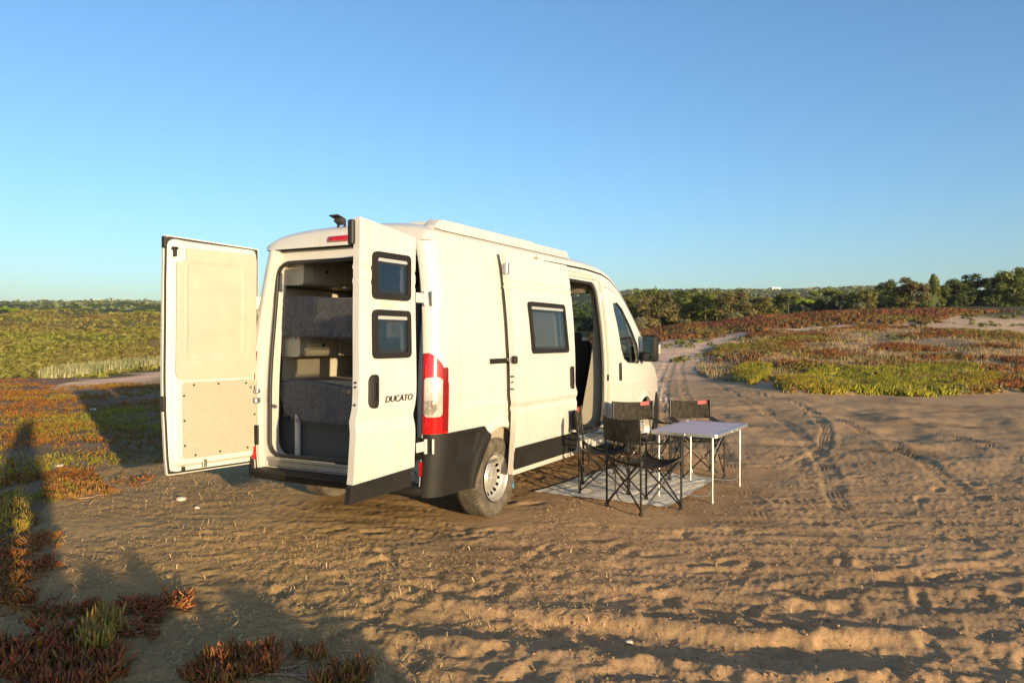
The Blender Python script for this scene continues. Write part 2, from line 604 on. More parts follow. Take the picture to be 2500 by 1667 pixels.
# ---- fine relief of the sand: tyre tracks, footprints, ripples
def _cm(uv):
    P = np.array([ground_pt(*q) for q in uv])
    d = P - CAM[:2]
    return d @ RT[:2], d @ np.array([math.cos(YAW), math.sin(YAW)])     # s (right), F (forward)

# (points in the photograph, axis it runs along, half width, depth, berm, tread)
TRACKS = [
    ([(700, 1478), (1000, 1508), (1366, 1542), (1587, 1562), (1753, 1588), (1974, 1600), (2195, 1590), (2416, 1606), (2700, 1612)], 's', .19, .055, .05, 0),
    ([(900, 1308), (1100, 1326), (1200, 1332), (1400, 1338), (1560, 1350), (1800, 1345), (2100, 1352), (2600, 1368)], 's', .11, .018, .012, 1),
    ([(900, 1360), (1200, 1368), (1500, 1392), (1700, 1402), (1900, 1400), (2200, 1412), (2600, 1428)], 's', .12, .030, .018, 1),
    ([(1100, 1248), (1250, 1262), (1400, 1275), (1700, 1268), (2100, 1278), (2700, 1272)], 's', .10, .016, .010, 1),
    ([(1200, 1292), (1400, 1285), (1700, 1298), (2100, 1304), (2700, 1318)], 's', .10, .018, .012, 1),
    ([(1500, 1520), (1650, 1490), (1800, 1462), (2000, 1430), (2300, 1400), (2700, 1370)], 's', .13, .028, .02, 1),
    ([(1700, 1535), (1900, 1520), (2100, 1490), (2350, 1470), (2700, 1440)], 's', .12, .022, .016, 1),
    ([(1200, 1225), (1600, 1232), (2000, 1225), (2400, 1215), (2700, 1205)], 's', .10, .014, .010, 1),
    ([(1500, 1330), (1800, 1322), (2100, 1330), (2400, 1342), (2700, 1350)], 's', .09, .014, .010, 1),
    ([(820, 1420), (1000, 1460), (1250, 1470), (1500, 1455), (1750, 1475), (2000, 1500), (2300, 1530), (2700, 1550)], 's', .15, .035, .028, 0),
    ([(1585, 1180), (1575, 1080), (1590, 1000), (1605, 950), (1640, 905), (1680, 880)], 'F', .11, .018, .012, 1),
    ([(1680, 1250), (1645, 1120), (1628, 1020), (1622, 960), (1645, 915), (1700, 885)], 'F', .10, .020, .012, 1),
    ([(1850, 1300), (1800, 1150), (1720, 1040), (1670, 970), (1660, 925), (1700, 893)], 'F', .11, .018, .012, 1),
    ([(2050, 1300), (2030, 1150), (1960, 1060), (1860, 1000), (1760, 960), (1700, 925)], 'F', .11, .020, .012, 1),
    ([(1900, 1160), (2010, 1100), (2020, 1050), (1985, 1010), (1930, 985)], 'F', .10, .025, .014, 1),
    ([(2400, 1240), (2250, 1120), (2080, 1040), (1930, 990), (1800, 965)], 'F', .11, .018, .012, 1),
    ([(2700, 1180), (2420, 1090), (2200, 1030), (2000, 985)], 'F', .11, .018, .012, 1),
    ([(600, 1270), (850, 1268), (1100, 1288), (1300, 1262)], 's', .12, .035, .02, 0),
    ([(640, 1218), (840, 1222), (1000, 1238), (1210, 1250)], 's', .12, .03, .016, 1),
]
_TR = []
for uv, ax, hw, dep, bm_, td in TRACKS:
    s, F = _cm(uv)
    a, b = (s, F) if ax == 's' else (F, s)
    o = np.argsort(a)
    a, b = a[o], b[o]
    g = np.linspace(a[0], a[-1], 300)
    bb = np.interp(g, a, b)
    k = np.exp(-0.5 * (np.arange(-24, 25) / 10.) ** 2); k /= k.sum()
    bb = np.convolve(np.pad(bb, 24, mode='edge'), k, mode='valid')
    kf_ = (.62 if hw > .18 else .34) if ax == 's' else .45
    _TR.append((ax, g, bb, np.gradient(bb, g), hw, dep * kf_, bm_ * kf_, td))
_FP = []
_fr = random.Random(5)
for i in range(520):
    zone = _fr.random()
    if zone < .6:
        u, v = _fr.uniform(700, 2600), _fr.uniform(1290, 1680)
    elif zone < .8:
        u, v = _fr.uniform(1150, 2600), _fr.uniform(1010, 1300)
    else:
        u, v = _fr.uniform(150, 1300), _fr.uniform(1190, 1670)
    p = ground_pt(u, v)
    _FP.append((p[0], p[1], _fr.uniform(0, math.pi), _fr.uniform(.09, .19), _fr.uniform(.045, .085), _fr.uniform(.003, .014)))

def relief(x, y):
    dx, dy = x - CAM[0], y - CAM[1]
    F = dx * math.cos(YAW) + dy * math.sin(YAW)
    S = dx * RT[0] + dy * RT[1]
    D = np.hypot(F, S)
    near = 1 - smoothstep(30, 60, D)
    h = np.zeros(x.shape)
    # broad lumps drawn out along the way cars pass, churned lumps, crumbs
    wx = S + .4 * pnoise(S * .7, F * .7, 3)
    h += .014 * fbm(S * .28 + 3, F * .62 + .2 * S, 6, 2) * near
    h += .006 * fbm(wx * .55, F * .95, 5, 3) * near
    right = smoothstep(-1.2, 1.0, S + .35 * (F - 3.5)) * smoothstep(10.5, 6.5, F)
    left = np.clip(1 - right, 0, 1)
    h += right * .004 * fbm(S * 1.2, F * 2.4, 8, 3)
    lump = pnoise(S * 3.1, F * 4.6, 21)
    h += right * .005 * np.where(lump > .1, lump - .1, 0)
    # crumbly, sharp-edged churned sand
    nf = 1 - smoothstep(9, 18, D)
    c1 = 1 - np.abs(pnoise(S * 5.0 + .5 * pnoise(S * 9, F * 9, 83), F * 9.5, 81)) * 2.2
    c2 = 1 - np.abs(pnoise(S * 12, F * 19, 85)) * 2.2
    pat = smoothstep(-.35, .35, fbm(S * .55, F * 1.0, 87, 3))
    h += nf * (0.0032 * np.clip(c1, -.6, 1) + .0028 * np.clip(c2, -.6, 1)) * (.25 + .75 * pat)
    cl = pnoise(x * 21, y * 21, 89)
    h += nf * .016 * np.clip(cl - .42, 0, 1) * (.4 + pat)
    h += .0034 * fbm(S * 3.4, F * 6.2, 31, 4, gain=.6) * near
    # wind-combed crust with short ledges on the left
    tw = F * 5.5 + 1.4 * pnoise(S * .9, F * .9, 41) + S * .8
    rg = 1 - np.abs(pnoise(S * 1.3, tw, 43)) * 2
    h += left * .006 * np.clip(rg, -0.4, 1) * 1.35 * (1 - smoothstep(9, 16, F))
    h += (.0030 + .0022 * left) * fbm(x * 15, y * 15, 51, 3, gain=.6) * (1 - smoothstep(9, 16, D))
    h += .0013 * pnoise(x * 52, y * 52, 61) * (1 - smoothstep(5, 9, D))
    for ax, g, bb, sl_, hw, dep, bm_, td in _TR:
        a, b = (S, F) if ax == 's' else (F, S)
        sel = (a > g[0]) & (a < g[-1])
        if not sel.any():
            continue
        idx = np.where(sel)[0]
        f = np.interp(a[idx], g, bb)
        sp = np.interp(a[idx], g, sl_)
        d = (b[idx] - f) / np.sqrt(1 + sp * sp)
        d = d + .02 * pnoise(a[idx] * 2.2, b[idx] * 2.2, 71)
        m_ = np.abs(d) < hw * 4
        idx = idx[m_]; d = d[m_]
        fade = smoothstep(g[0], g[0] + 1.6, a[idx]) * smoothstep(g[-1], g[-1] - 1.2, a[idx])
        q = np.abs(d) / hw
        prof = -dep * (1 - smoothstep(.7, 1.15, q)) + bm_ * np.exp(-((q - 1.45) / .42) ** 2)
        if td:
            arc = a[idx] * np.sqrt(1 + .0 + np.interp(a[idx], g, sl_) ** 2)
            far = smoothstep(5.5, 9, F[idx])
            per = .045 + .05 * far
            tp = .0030 * (1 + far) * np.sin(2 * np.pi * (arc + .5 * np.abs(d)) / (.055 + 0 * per))
            rib = (.007 if ax == 'F' else .0035) * (1 + far * 1.3) * np.cos(2 * np.pi * d / .045)
            brk = smoothstep(-.25, .25, pnoise(a[idx] * 1.7 + hw * 90, b[idx] * .6, 79))
            prof = prof + brk * (tp * (1 - smoothstep(6, 9, F[idx])) + rib) * (1 - smoothstep(.75, 1.0, q))
        wv = .75 + .5 * pnoise(a[idx] * 1.1, b[idx] * .3, 77)
        h[idx] += prof * fade * wv * (1 - smoothstep(28, 45, D[idx]))
    for (px, py, an, L, W, dep) in _FP:
        m_ = (np.abs(x - px) < .3) & (np.abs(y - py) < .3)
        idx = np.where(m_)[0]
        if not len(idx):
            continue
        qx, qy = x[idx] - px, y[idx] - py
        a_ = (qx * math.cos(an) + qy * math.sin(an)) / L
        b_ = (-qx * math.sin(an) + qy * math.cos(an)) / W
        q = np.sqrt(a_ * a_ + b_ * b_)
        h[idx] += -dep * (1 - smoothstep(.35, 1.05, q)) + .35 * dep * np.exp(-((q - 1.3) / .28) ** 2)
    # level, trodden ground where wheels, rug and chairs stand
    flat = smoothstep(.35, -.1, sd_rr(x, y, 1.9, -2.75, 4.5, -.9, .3))
    for wx_, wy_ in ((1.0, -.9), (1.0, .9), (5.04, -.9), (5.04, .9)):
        flat = np.maximum(flat, smoothstep(.5, .25, np.hypot(x - wx_, y - wy_)))
    flat = np.maximum(flat, smoothstep(.35, 0, sd_rr(x, y, 1.5, -2.5, 2.4, -1.5, .2)))
    h = h * (1 - .86 * flat)
    return h

def mounds(x, y, u, v):
    """hummocks under the plants"""
    D = np.hypot(x - CAM[0], y - CAM[1])
    h = .05 * fbm(x * .9, y * .9, 91, 3) * smoothstep(6, 14, D) * (1 - smoothstep(16, 24, D))
    mv = (sd_poly(u, v, A_R2) < 0) | (sd_poly(u, v, A_R1) < 0)
    h = h + np.where(mv, 1, 0) * .11 * (fbm(x * .28, y * .28, 93, 4) + .2)
    sc_ = smoothstep(34, 60, D) * smoothstep(640, 560, u)
    h = h + sc_ * (.45 * fbm(x * .11, y * .11, 95, 4) + np.minimum(D, 260) / 130 * 1.1 * fbm(x * .035, y * .035, 96, 3))
    h = h + smoothstep(350, 700, D) * 2.5 * fbm(x * .006, y * .006, 97, 4)
    return h

# polar sheet round the place the picture was taken from: fine close by, coarse far away, to the horizon
az = np.concatenate([np.linspace(-math.pi, -R(42), 70, endpoint=False), np.linspace(-R(42), -R(36), 30, endpoint=False),
                     np.linspace(-R(36), R(36), 730, endpoint=False), np.linspace(R(36), R(42), 30, endpoint=False), np.linspace(R(42), math.pi, 71)])
rr = [0.0, .6, 1.2, 1.8]
r_ = 2.3
while r_ < 4800:
    rr.append(r_)
    r_ *= 1.0057 if r_ < 10 else (1.0098 if r_ < 40 else (1.022 if r_ < 400 else 1.06))
rr = np.array(rr)
AZ, RR = np.meshgrid(az, rr, indexing='ij')
ang = YAW - AZ
gx = (CAM[0] + RR * np.cos(ang)).ravel()
gy = (CAM[1] + RR * np.sin(ang)).ravel()
gz = base_height(gx, gy)
gu, gv = to_img(gx, gy, gz)
gz = gz + mounds(gx, gy, gu, gv)
nearm = (RR.ravel() < 60)
gz[nearm] += relief(gx[nearm], gy[nearm])

def ground_color(x, y, u, v):
    D = np.hypot(x - CAM[0], y - CAM[1])
    wv_ = v + 9 * fbm(x * .25, y * .25, 201, 3)
    wu_ = u + 16 * fbm(x * .3, y * .3, 203, 3)
    fb = fbm(x * .9, y * .9, 207, 4)
    sand = np.array([.435, .268, .135]); sandl = np.array([.43, .272, .115]); pale = np.array([.60, .40, .24])
    c = np.tile(sand, (len(x), 1))
    left = smoothstep(1350, 700, u)[:, None]
    c = c * (1 - left) + sandl * left
    c = c * (1 + .14 * fb[:, None])
    damp = smoothstep(.25, .7, fbm(x * .5 + 7, y * .5, 209, 4))[:, None]
    c = c * (1 - .28 * damp)
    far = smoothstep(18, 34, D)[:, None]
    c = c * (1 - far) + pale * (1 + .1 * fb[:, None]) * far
    def put(poly, col, soft=6, amt=1.0):
        nonlocal c
        d = sd_poly(wu_, wv_, poly)
        k = (smoothstep(soft, -soft, d) * amt)[:, None]
        c = c * (1 - k) + np.array(col) * (1 + .25 * fb[:, None]) * k
    put(A_LPLANT, (.20, .13, .075), 8, .8)
    # scrub slope on the left and land beyond
    n1 = fbm(x * .05, y * .05, 211, 4)
    k = (smoothstep(935, 918, wv_) * (u < 1000))[:, None]
    scrub = np.array([.15, .14, .03]) * (1 + .5 * n1[:, None])
    brown = np.array([.19, .13, .045])
    nb = smoothstep(-.1, .4, fbm(x * .09, y * .13, 213, 4))[:, None]
    c = c * (1 - k) + (scrub * (1 - nb) + brown * nb) * k
    kf = (smoothstep(110, 260, D))[:, None]
    wood = np.array([.055, .075, .022]) * (1 + .5 * fbm(x * .02, y * .02, 215, 4)[:, None])
    c = c * (1 - kf) + wood * kf
    put(A_LBACK, (.26, .15, .085), 6)
    put(A_TRACKL, (.84, .50, .31), 3)  # track sand lightened, low sun on it put into the colour
    put(A_TRACKR, (.74, .48, .30), 9)  # painted paler here in place of a slope facing the sun
    put(A_R1, (.25, .13, .085), 5)
    put(A_R2, (.31, .21, .115), 6)
    kb = (smoothstep(62, 74, D) * (u > 1300))[:, None]
    c = c * (1 - kb) + np.array([.07, .07, .03]) * kb
    return np.clip(c, .01, .9)

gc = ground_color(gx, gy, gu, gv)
na, nr = len(az), len(rr)
ii, jj = np.meshgrid(np.arange(na - 1), np.arange(nr - 1), indexing='ij')
q = np.stack([ii * nr + jj, (ii + 1) * nr + jj, (ii + 1) * nr + jj + 1, ii * nr + jj + 1], -1).reshape(-1, 4)
gm = bpy.data.materials.new('sandy_ground')
gm.use_nodes = True
n, l = gm.node_tree.nodes, gm.node_tree.links
b = n['Principled BSDF']
b.inputs['Roughness'].default_value = 0.95
b.inputs['Specular IOR Level'].default_value = 0.1
a = n.new('ShaderNodeAttribute'); a.attribute_name = 'Col'
tc = n.new('ShaderNodeTexCoord')
t1 = n.new('ShaderNodeTexNoise'); t1.inputs['Scale'].default_value = 28; t1.inputs['Detail'].default_value = 10; t1.inputs['Roughness'].default_value = .78
t2 = n.new('ShaderNodeTexNoise'); t2.inputs['Scale'].default_value = 230; t2.inputs['Detail'].default_value = 3
l.new(tc.outputs['Object'], t1.inputs['Vector']); l.new(tc.outputs['Object'], t2.inputs['Vector'])
mr = n.new('ShaderNodeMapRange'); mr.inputs[1].default_value = .3; mr.inputs[2].default_value = .7; mr.inputs[3].default_value = .72; mr.inputs[4].default_value = 1.25
l.new(t1.outputs[0], mr.inputs[0])
mr2 = n.new('ShaderNodeMapRange'); mr2.inputs[1].default_value = .3; mr2.inputs[2].default_value = .72; mr2.inputs[3].default_value = .8; mr2.inputs[4].default_value = 1.3
l.new(t2.outputs[0], mr2.inputs[0])
mm = n.new('ShaderNodeMath'); mm.operation = 'MULTIPLY'; l.new(mr.outputs[0], mm.inputs[0]); l.new(mr2.outputs[0], mm.inputs[1])
vs_ = n.new('ShaderNodeVectorMath'); vs_.operation = 'SCALE'; l.new(a.outputs['Color'], vs_.inputs[0]); l.new(mm.outputs[0], vs_.inputs['Scale'])
l.new(vs_.outputs[0], b.inputs['Base Color'])
bp = n.new('ShaderNodeBump'); bp.inputs['Strength'].default_value = 1.0; bp.inputs['Distance'].default_value = .012
l.new(t1.outputs[0], bp.inputs['Height'])
bp2 = n.new('ShaderNodeBump'); bp2.inputs['Strength'].default_value = .8; bp2.inputs['Distance'].default_value = .004
l.new(t2.outputs[0], bp2.inputs['Height']); l.new(bp.outputs[0], bp2.inputs['Normal']); l.new(bp2.outputs[0], b.inputs['Normal'])
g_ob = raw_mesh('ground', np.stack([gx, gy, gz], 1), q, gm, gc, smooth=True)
tag(g_ob, kind='structure')

def height_at(x, y):
    x, y = np.atleast_1d(np.asarray(x, float)), np.atleast_1d(np.asarray(y, float))
    z = base_height(x, y)
    u, v = to_img(x, y, z)
    z = z + mounds(x, y, u, v)
    k = np.hypot(x - CAM[0], y - CAM[1]) < 60
    if k.any():
        z[k] += relief(x[k], y[k])
    return z
# ---------------------------------------------------------------- the van (x forward from the rear bumper, y to its left, z up)
_zt = np.array([.25, .33, .5, .8, 1.1, 1.4, 1.7, 2.0, 2.2, 2.34, 2.42])
_yt = np.array([.972, .985, 1.0, 1.02, 1.025, 1.016, .988, .946, .910, .872, .845])
_zf = np.linspace(.25, 2.42, 200)
_yf = np.interp(_zf, _zt, _yt)
_k = np.exp(-0.5 * (np.arange(-14, 15) / 6.) ** 2); _k /= _k.sum()
_yf = np.convolve(np.pad(_yf, 14, mode='reflect', reflect_type='odd'), _k, mode='valid')
def yb(z): return np.interp(z, _zf, _yf)
def ks(x): return 1 - .13 * np.clip((x - 4.35) / 1.6, 0, 1) ** 2.2
_Hx = np.array([0, 3.3, 3.7, 3.95, 4.15, 4.35, 4.6, 4.9, 5.15, 5.3, 5.5, 5.75, 5.88, 5.97])
_Hz = np.array([2.49, 2.49, 2.465, 2.395, 2.275, 2.125, 1.915, 1.67, 1.47, 1.37, 1.28, 1.14, 1.0, .74])
def Hof(x):
    xs = np.linspace(0, 5.97, 300)
    hs = np.interp(xs, _Hx, _Hz)
    k = np.exp(-0.5 * (np.arange(-8, 9) / 3.2) ** 2); k /= k.sum()
    hs = np.convolve(np.pad(hs, 8, mode='edge'), k, mode='valid')
    return np.interp(x, xs, hs)
def hof(x): return np.interp(x, [0, 3.6, 4.2, 5.2, 5.97], [.17, .16, .11, .12, .10])
def zsh(x): return Hof(x) - hof(x)
def lean(z): return .10 * smoothstep(1.0, 2.35, z)

def side_map(sg, off=0.0, inner=0.0):
    def f(u, z):
        z = np.asarray(z, float); u = np.asarray(u, float)
        y0 = (yb(z) + off - inner) * ks(u)
        t = np.clip((.16 - u) / .20, 0, 1) * np.pi / 2
        rr_ = .13 - inner * .6
        x = np.where(u >= .16, u, .16 - (.16 + off * .8 - inner * .6) * np.sin(t))
        y = y0 - np.where(u < .16, rr_ * (1 - np.cos(t)), 0)
        x = x + np.clip(-.04 - u, 0, 1)            # past the corner the skin turns into the door rebate
        x = x + lean(z) * np.clip((.9 - u) / .9, 0, 1)
        # pressed swage lines and the shallow pressed field of the side panel
        if off < .05:
            g = -.010 * np.exp(-((z - 2.005) / .010) ** 2) - .007 * np.exp(-((z - 2.06) / .010) ** 2)
            g = g * smoothstep(.22, .34, u) * smoothstep(3.6, 3.5, u)
            fld = smoothstep(.012, -.012, sd_rr(u, z, .34, 1.0, 2.2, 1.965, .05))
            y = y + g - .007 * fld + .006 * np.exp(-((z - 1.0) / .03) ** 2) * smoothstep(.3, .5, u)
        arch = np.minimum(np.hypot(u - 1.0, z - .36), np.hypot(u - 5.04, z - .36))
        y = y + .022 * np.exp(-((arch - .45) / .035) ** 2) * (off < .03)
        return x, sg * y, z
    return f

M['letter'] = mat('dark_chrome', (0.16, 0.14, 0.12), 0.25, metal=0.9)
van = tag(empty('van'), 'white high-roof camper van with both rear doors and the side sliding door open', 'van')

AP = (2.26, .50, 3.50, 2.20, .16)          # sliding door opening
FD = [(3.64, .42), (4.42, .42), (4.60, .62), (4.74, .84), (4.83, 1.0), (4.84, 1.30), (4.70, 1.56), (4.48, 1.80), (4.28, 1.99), (4.12, 2.10), (3.95, 2.15), (3.70, 2.17), (3.64, 2.11)]
WIN = [(3.93, 1.97), (4.08, 1.99), (4.22, 1.92), (4.46, 1.70), (4.66, 1.48), (4.73, 1.30), (4.68, 1.24), (4.28, 1.26), (4.14, 1.31), (4.06, 1.42), (3.94, 1.90)]
def body_sdf(right):
    def f(u, z):
        d = np.maximum(z - zsh(u), .335 - z)
        d = np.maximum(d, u - 5.93)
        d = np.maximum(d, -.125 - u)
        d = np.maximum(d, -sd_circ(u, z, 1.0, .36, .425))
        d = np.maximum(d, -sd_circ(u, z, 5.04, .36, .425))
        d = np.maximum(d, -sd_poly(u, z, FD))
        if right:
            d = np.maximum(d, -sd_rr(u, z, *AP))
        d = np.maximum(d, -(np.maximum(u - .2, z - .42)))   # rear lower corner is the bumper
        return d
    return f
for sg in (-1, 1):
    panel('body_side', body_sdf(sg < 0), (-.14, 5.96), (.32, 2.36), .024, side_map(sg), M['white'], van,
          back=side_map(sg, inner=.05), smooth=40)

def roof_map(lift=0.0):
    def f(u, th):
        u = np.asarray(u, float)
        n_ = 3.2
        s_ = np.clip((.36 - u) / .36, 0, 1)
        hh = np.maximum(1 - s_ ** 2.8, 0) ** (1 / 2.8)
        x = np.where(u < .36, .36 - .255 * s_, u)
        zs = zsh(u) * np.where(u < .36, 1, 1)
        h_ = hof(u) * hh + lift
        Y = yb(zs) * ks(u) - .045 * (1 - hh)
        sn, cn = np.sin(th), np.cos(th)
        y = Y * np.sign(sn) * np.abs(sn) ** (2 / n_)
        z = zs + h_ * np.abs(cn) ** (2 / n_) + .02 * hh * np.clip(1 - (y / Y) ** 2, 0, 1) * (u < 5.2)
        # pressed ribs along the roof
        z = z - .010 * hh * (np.abs(np.abs(y) - .42) < .03) * (u > .5) * (u < 3.6)
        return x, y, z
    return f
WS = (4.12, -1.02, 5.16, 1.02, .10)
panel('roof', lambda u, t: np.maximum(np.maximum(-u, u - 5.97), -sd_rr(u, t, *WS)), (0, 5.97), (-math.pi / 2, math.pi / 2), .035,
      roof_map(), M['white'], van, smooth=50)
panel('windscreen', lambda u, t: sd_rr(u, t, 4.10, -1.04, 5.18, 1.04, .10), (4.08, 5.2), (-1.06, 1.06), .05, roof_map(.004), M['pane_clear'], van, smooth=60)
mb = MB()
for x_ in (4.15,):
    pass
# interior lining of roof and rear pillars
def rmap(u, v): return u, v, 2.36 + 0 * u
panel('headlining', lambda u, v: sd_rr(u, v, .22, -.84, 3.9, .84, .05), (.2, 3.92), (-.86, .86), .12, rmap, M['wall_beige'], van)

# rear frame with the door rebate round the opening
def rf_map(dx):
    def f(y, z):
        return .092 + lean(z) * 1.0 + dx + 0 * y, y, z
    return f
def rf_sdf(y, z):
    half = yb(z) - .118
    d = np.maximum(np.abs(y) - half, np.maximum(z - 2.335, .40 - z))
    return np.maximum(d, -sd_rr(y, z, -.775, .525, .775, 2.215, .13))
panel('rear_frame', rf_sdf, (-.92, .92), (.38, 2.36), .02, rf_map(0), M['white'], van, back=rf_map(.10), smooth=40)
# black rubber seal round the rear opening and along the top rebate
def rr_loop(x0, y0, x1, y1, r, n=6):
    pts = []
    for cx_, cy_, a0 in ((x1 - r, y0 + r, -90), (x1 - r, y1 - r, 0), (x0 + r, y1 - r, 90), (x0 + r, y0 + r, 180)):
        for k in range(n + 1):
            a_ = R(a0 + 90 * k / n)
            pts.append((cx_ + r * math.cos(a_), cy_ + r * math.sin(a_)))
    return pts
lp = rr_loop(-.770, .53, .770, 2.21, .13)
lp2 = []
for i in range(len(lp)):
    a_, b_ = lp[i], lp[(i + 1) % len(lp)]
    k = max(1, int(math.dist(a_, b_) / .12))
    for j in range(k):
        lp2.append((a_[0] + (b_[0] - a_[0]) * j / k, a_[1] + (b_[1] - a_[1]) * j / k))
MB().tube([(.082 + float(lean(z)), y, z) for y, z in lp2], .017, 8, close=True).build('rubber_seal', M['seal'], van, 80)
MB().box((.185, 0, 2.322), (.02, 1.62, .018)).build('rain_channel', M['seal'], van)
mb = MB()
mb.box((.20, .79, 2.235), (.10, .07, .13), .01, Matrix.Rotation(R(14), 3, 'X'))
mb.build('corner_gasket', M['seal'], van)

# floor, interior walls
def wallmap(sg):
    return lambda u, z: (u, sg * (yb(z) * ks(u) - .055), z)
panel('interior_wall', lambda u, z: np.maximum(sd_rr(u, z, .20, .50, 3.5, 2.36, .02), -1), (.2, 3.5), (.5, 2.36), .12, wallmap(1), M['wall_beige'], van)
panel('interior_wall', lambda u, z: sd_rr(u, z, .20, .50, 2.28, 2.36, .02), (.2, 2.28), (.5, 2.36), .12, wallmap(-1), M['wall_beige'], van)
MB().box((2.0, 0, .49), (3.7, 1.86, .05)).box((4.6, 0, .62), (1.2, 1.8, .05)).build('floor', M['carpet'], van)
MB().box((.16, 0, .505), (.20, 1.54, .035), .006).box((.10, 0, .47), (.05, 1.56, .07), .008).build('rear_sill', M['steel'], van)
mb = MB()
MB().box((.085, -.06, .527), (.06, .16, .012), .003).build('sill_plate', M['dark'], van)
mb.box((.075, -.32, .53), (.05, .10, .02), .004)
mb.tube([(.07, -.30, .535), (.05, -.30, .57), (.05, -.34, .57), (.07, -.34, .535)], .006, 6)
mb.build('door_latch', M['dark'], van)
# underbody
MB().box((2.9, 0, .41), (5.4, 1.5, .12)).box((1.0, 0, .34), (.14, 1.5, .12)).box((3.1, -.80, .36), (2.6, .1, .08)).box((.30, .1, .36), (.25, .7, .10)).build('underbody', M['dark'], van)
for sg in (-1, 1):
    for cx_ in (1.0, 5.04):
        mb = MB()
        pr = [(.44, -.99), (.44, -.66), (.30, -.62)]
        mb.lathe([(r__, sg * -h) for r__, h in pr], (cx_, 0, .36), 'y', 40)
        w_ = mb
        # keep only the upper part of the arch liner
        me = bpy.data.meshes.new('wheel_arch')
        keepf = [f for f in w_.f if all(w_.v[i][2] > .30 for i in f)]
        me.from_pydata(w_.v, [], keepf); me.update()
        link('wheel_arch', me, M['dark'], van, 60)

# interior partitions, beds, cabinets
ins = van
# bunks: each a carpeted base, a mattress; tube leg
for nm, z_ in (('upper', 1.82), ('lower', 1.10)):
    bk = MB().box((1.09, .0, z_ - .035), (1.60, 1.76, .07), .01).build('bunk', M['beige_furn'], van)
    MB().box((1.09, .0, z_ + .04), (1.54, 1.70, .08), .03).build('mattress', M['wall_beige'], bk)
MB().box((.85, .0, .66), (1.10, 1.74, .33), .01).build('storage_box', M['carpet'], van)
MB().cyl((.265, .62, .52), (.265, .62, 1.04), .027, 16).build('bed_post', M['white'], van)
def cupboard(z0, z1, y_in, x0, x1, name):
    y0 = .92
    cb = MB()
    poly = rr_loop(y_in, z0, y0, z1, .035, 5)
    cb.prism(poly, lambda y, z: (x0, y, z), lambda y, z: (x1, y, z))
    c = cb.build('overhead_cupboard', M['beige_furn'], van, 40)
    xx = x0 + .10
    while xx + .34 < x1:
        p_ = rr_loop(xx, z0 + .03, xx + .36, z1 - .025, .03, 4)
        dd = MB().prism(p_, lambda x, z: (x, y_in - .012, z), lambda x, z: (x, y_in + .002, z)).build('cupboard_door', M['beige_furn'], c, 40)
        MB().lathe([(.001, -.03), (.012, -.026), (.012, -.012)], (xx + .18, y_in, (z0 + z1) / 2), 'y', 12).build('knob', M['dark'], dd, 60)
        xx += .42
cupboard(2.02, 2.28, .545, .255, 2.0, 'a')
cupboard(1.385, 1.59, .60, .27, 1.8, 'b')
cupb = MB()
MB().box((1.95, -.02, 1.43), (.03, 1.78, 1.85)).build('partition', M['wall_beige'], van)
MB().box((.75, .84, 1.55), (.9, .02, .9)).build('wall_panel', M['beige_furn'], van)
# galley unit and shelf seen through the side opening
g_ = MB().box((2.52, -.45, .86), (.62, .50, .74), .02).build('galley_unit', M['beige_furn'], van)
MB().box((2.53, -.45, 1.245), (.66, .53, .03), .008).build('worktop', M['silver'], g_)
MB().box((2.50, -.78, 2.11), (.42, .14, .26), .05).build('air_duct', M['inner_paint'], van, 60)
oh = MB().box((3.50, .30, 2.10), (.50, 1.0, .26), .06).box((3.62, -.35, 2.17), (.3, .9, .16), .05).build('cab_shelf', M['wall_beige'], van, 60)
# cab: seats, dash, wheel
def seat_unit(y_):
    s_ = MB().box((4.05, y_, .92), (.50, .50, .16), .05).build('cab_seat', M['black_int'], van, 60)
    rot = Matrix.Rotation(R(-12), 3, 'Y')
    MB().box((3.84, y_, 1.20), (.15, .48, .66), .06, rot).build('seat_back', M['black_int'], s_, 60)
    MB().box((3.76, y_, 1.55), (.10, .26, .16), .045, rot).build('headrest', M['black_int'], s_, 60)
    MB().box((4.05, y_, .74), (.42, .42, .22), .02).build('seat_base', M['dark'], s_)
seat_unit(.48)
seat_unit(-.48)
MB().box((4.82, 0, 1.12), (.42, 1.62, .34), .08).box((4.98, 0, 1.28), (.35, 1.5, .1), .04).build('dashboard', M['dark'], van, 50)
mb = MB()
mb.tube([(4.55 + .06 * math.cos(a_) , .48 + .19 * math.sin(a_), 1.28 + .17 * math.cos(a_)) for a_ in np.linspace(0, 2 * math.pi, 24, endpoint=False)], .014, 8, close=True)
mb.cyl((4.60, .48, 1.26), (4.72, .48, 1.18), .04, 12)
mb.build('steering_wheel', M['dark'], van, 60)
# trim of the pillar between side opening and cab
pil = panel('pillar_trim', lambda y, z: np.maximum(np.maximum(-.03 - (y + yb(z)) , (y + yb(z)) - (.20 + .10 * np.cos((z - .4) * 2.0))), sd_rr(y, z, -1.2, .5, -.3, 2.24, .05)),
      (-1.05, -.55), (.5, 2.25), .04, lambda y, z: (3.545 + 0 * y, y + .02, z), M['beige_furn'], van, back=lambda y, z: (3.60 + 0 * y, y + .02, z))
# seal of the side opening
lp = rr_loop(2.28, .52, 3.485, 2.185, .16, 7)
sp_ = []
for i in range(len(lp)):
    a_, b_ = lp[i], lp[(i + 1) % len(lp)]
    k = max(1, int(math.dist(a_, b_) / .15))
    for j in range(k):
        x_ = a_[0] + (b_[0] - a_[0]) * j / k; z_ = a_[1] + (b_[1] - a_[1]) * j / k
        sp_.append((x_, -float(yb(z_)) + .030, z_))
MB().tube(sp_, .019, 8, close=True).build('rubber_seal', M['seal'], van, 80)
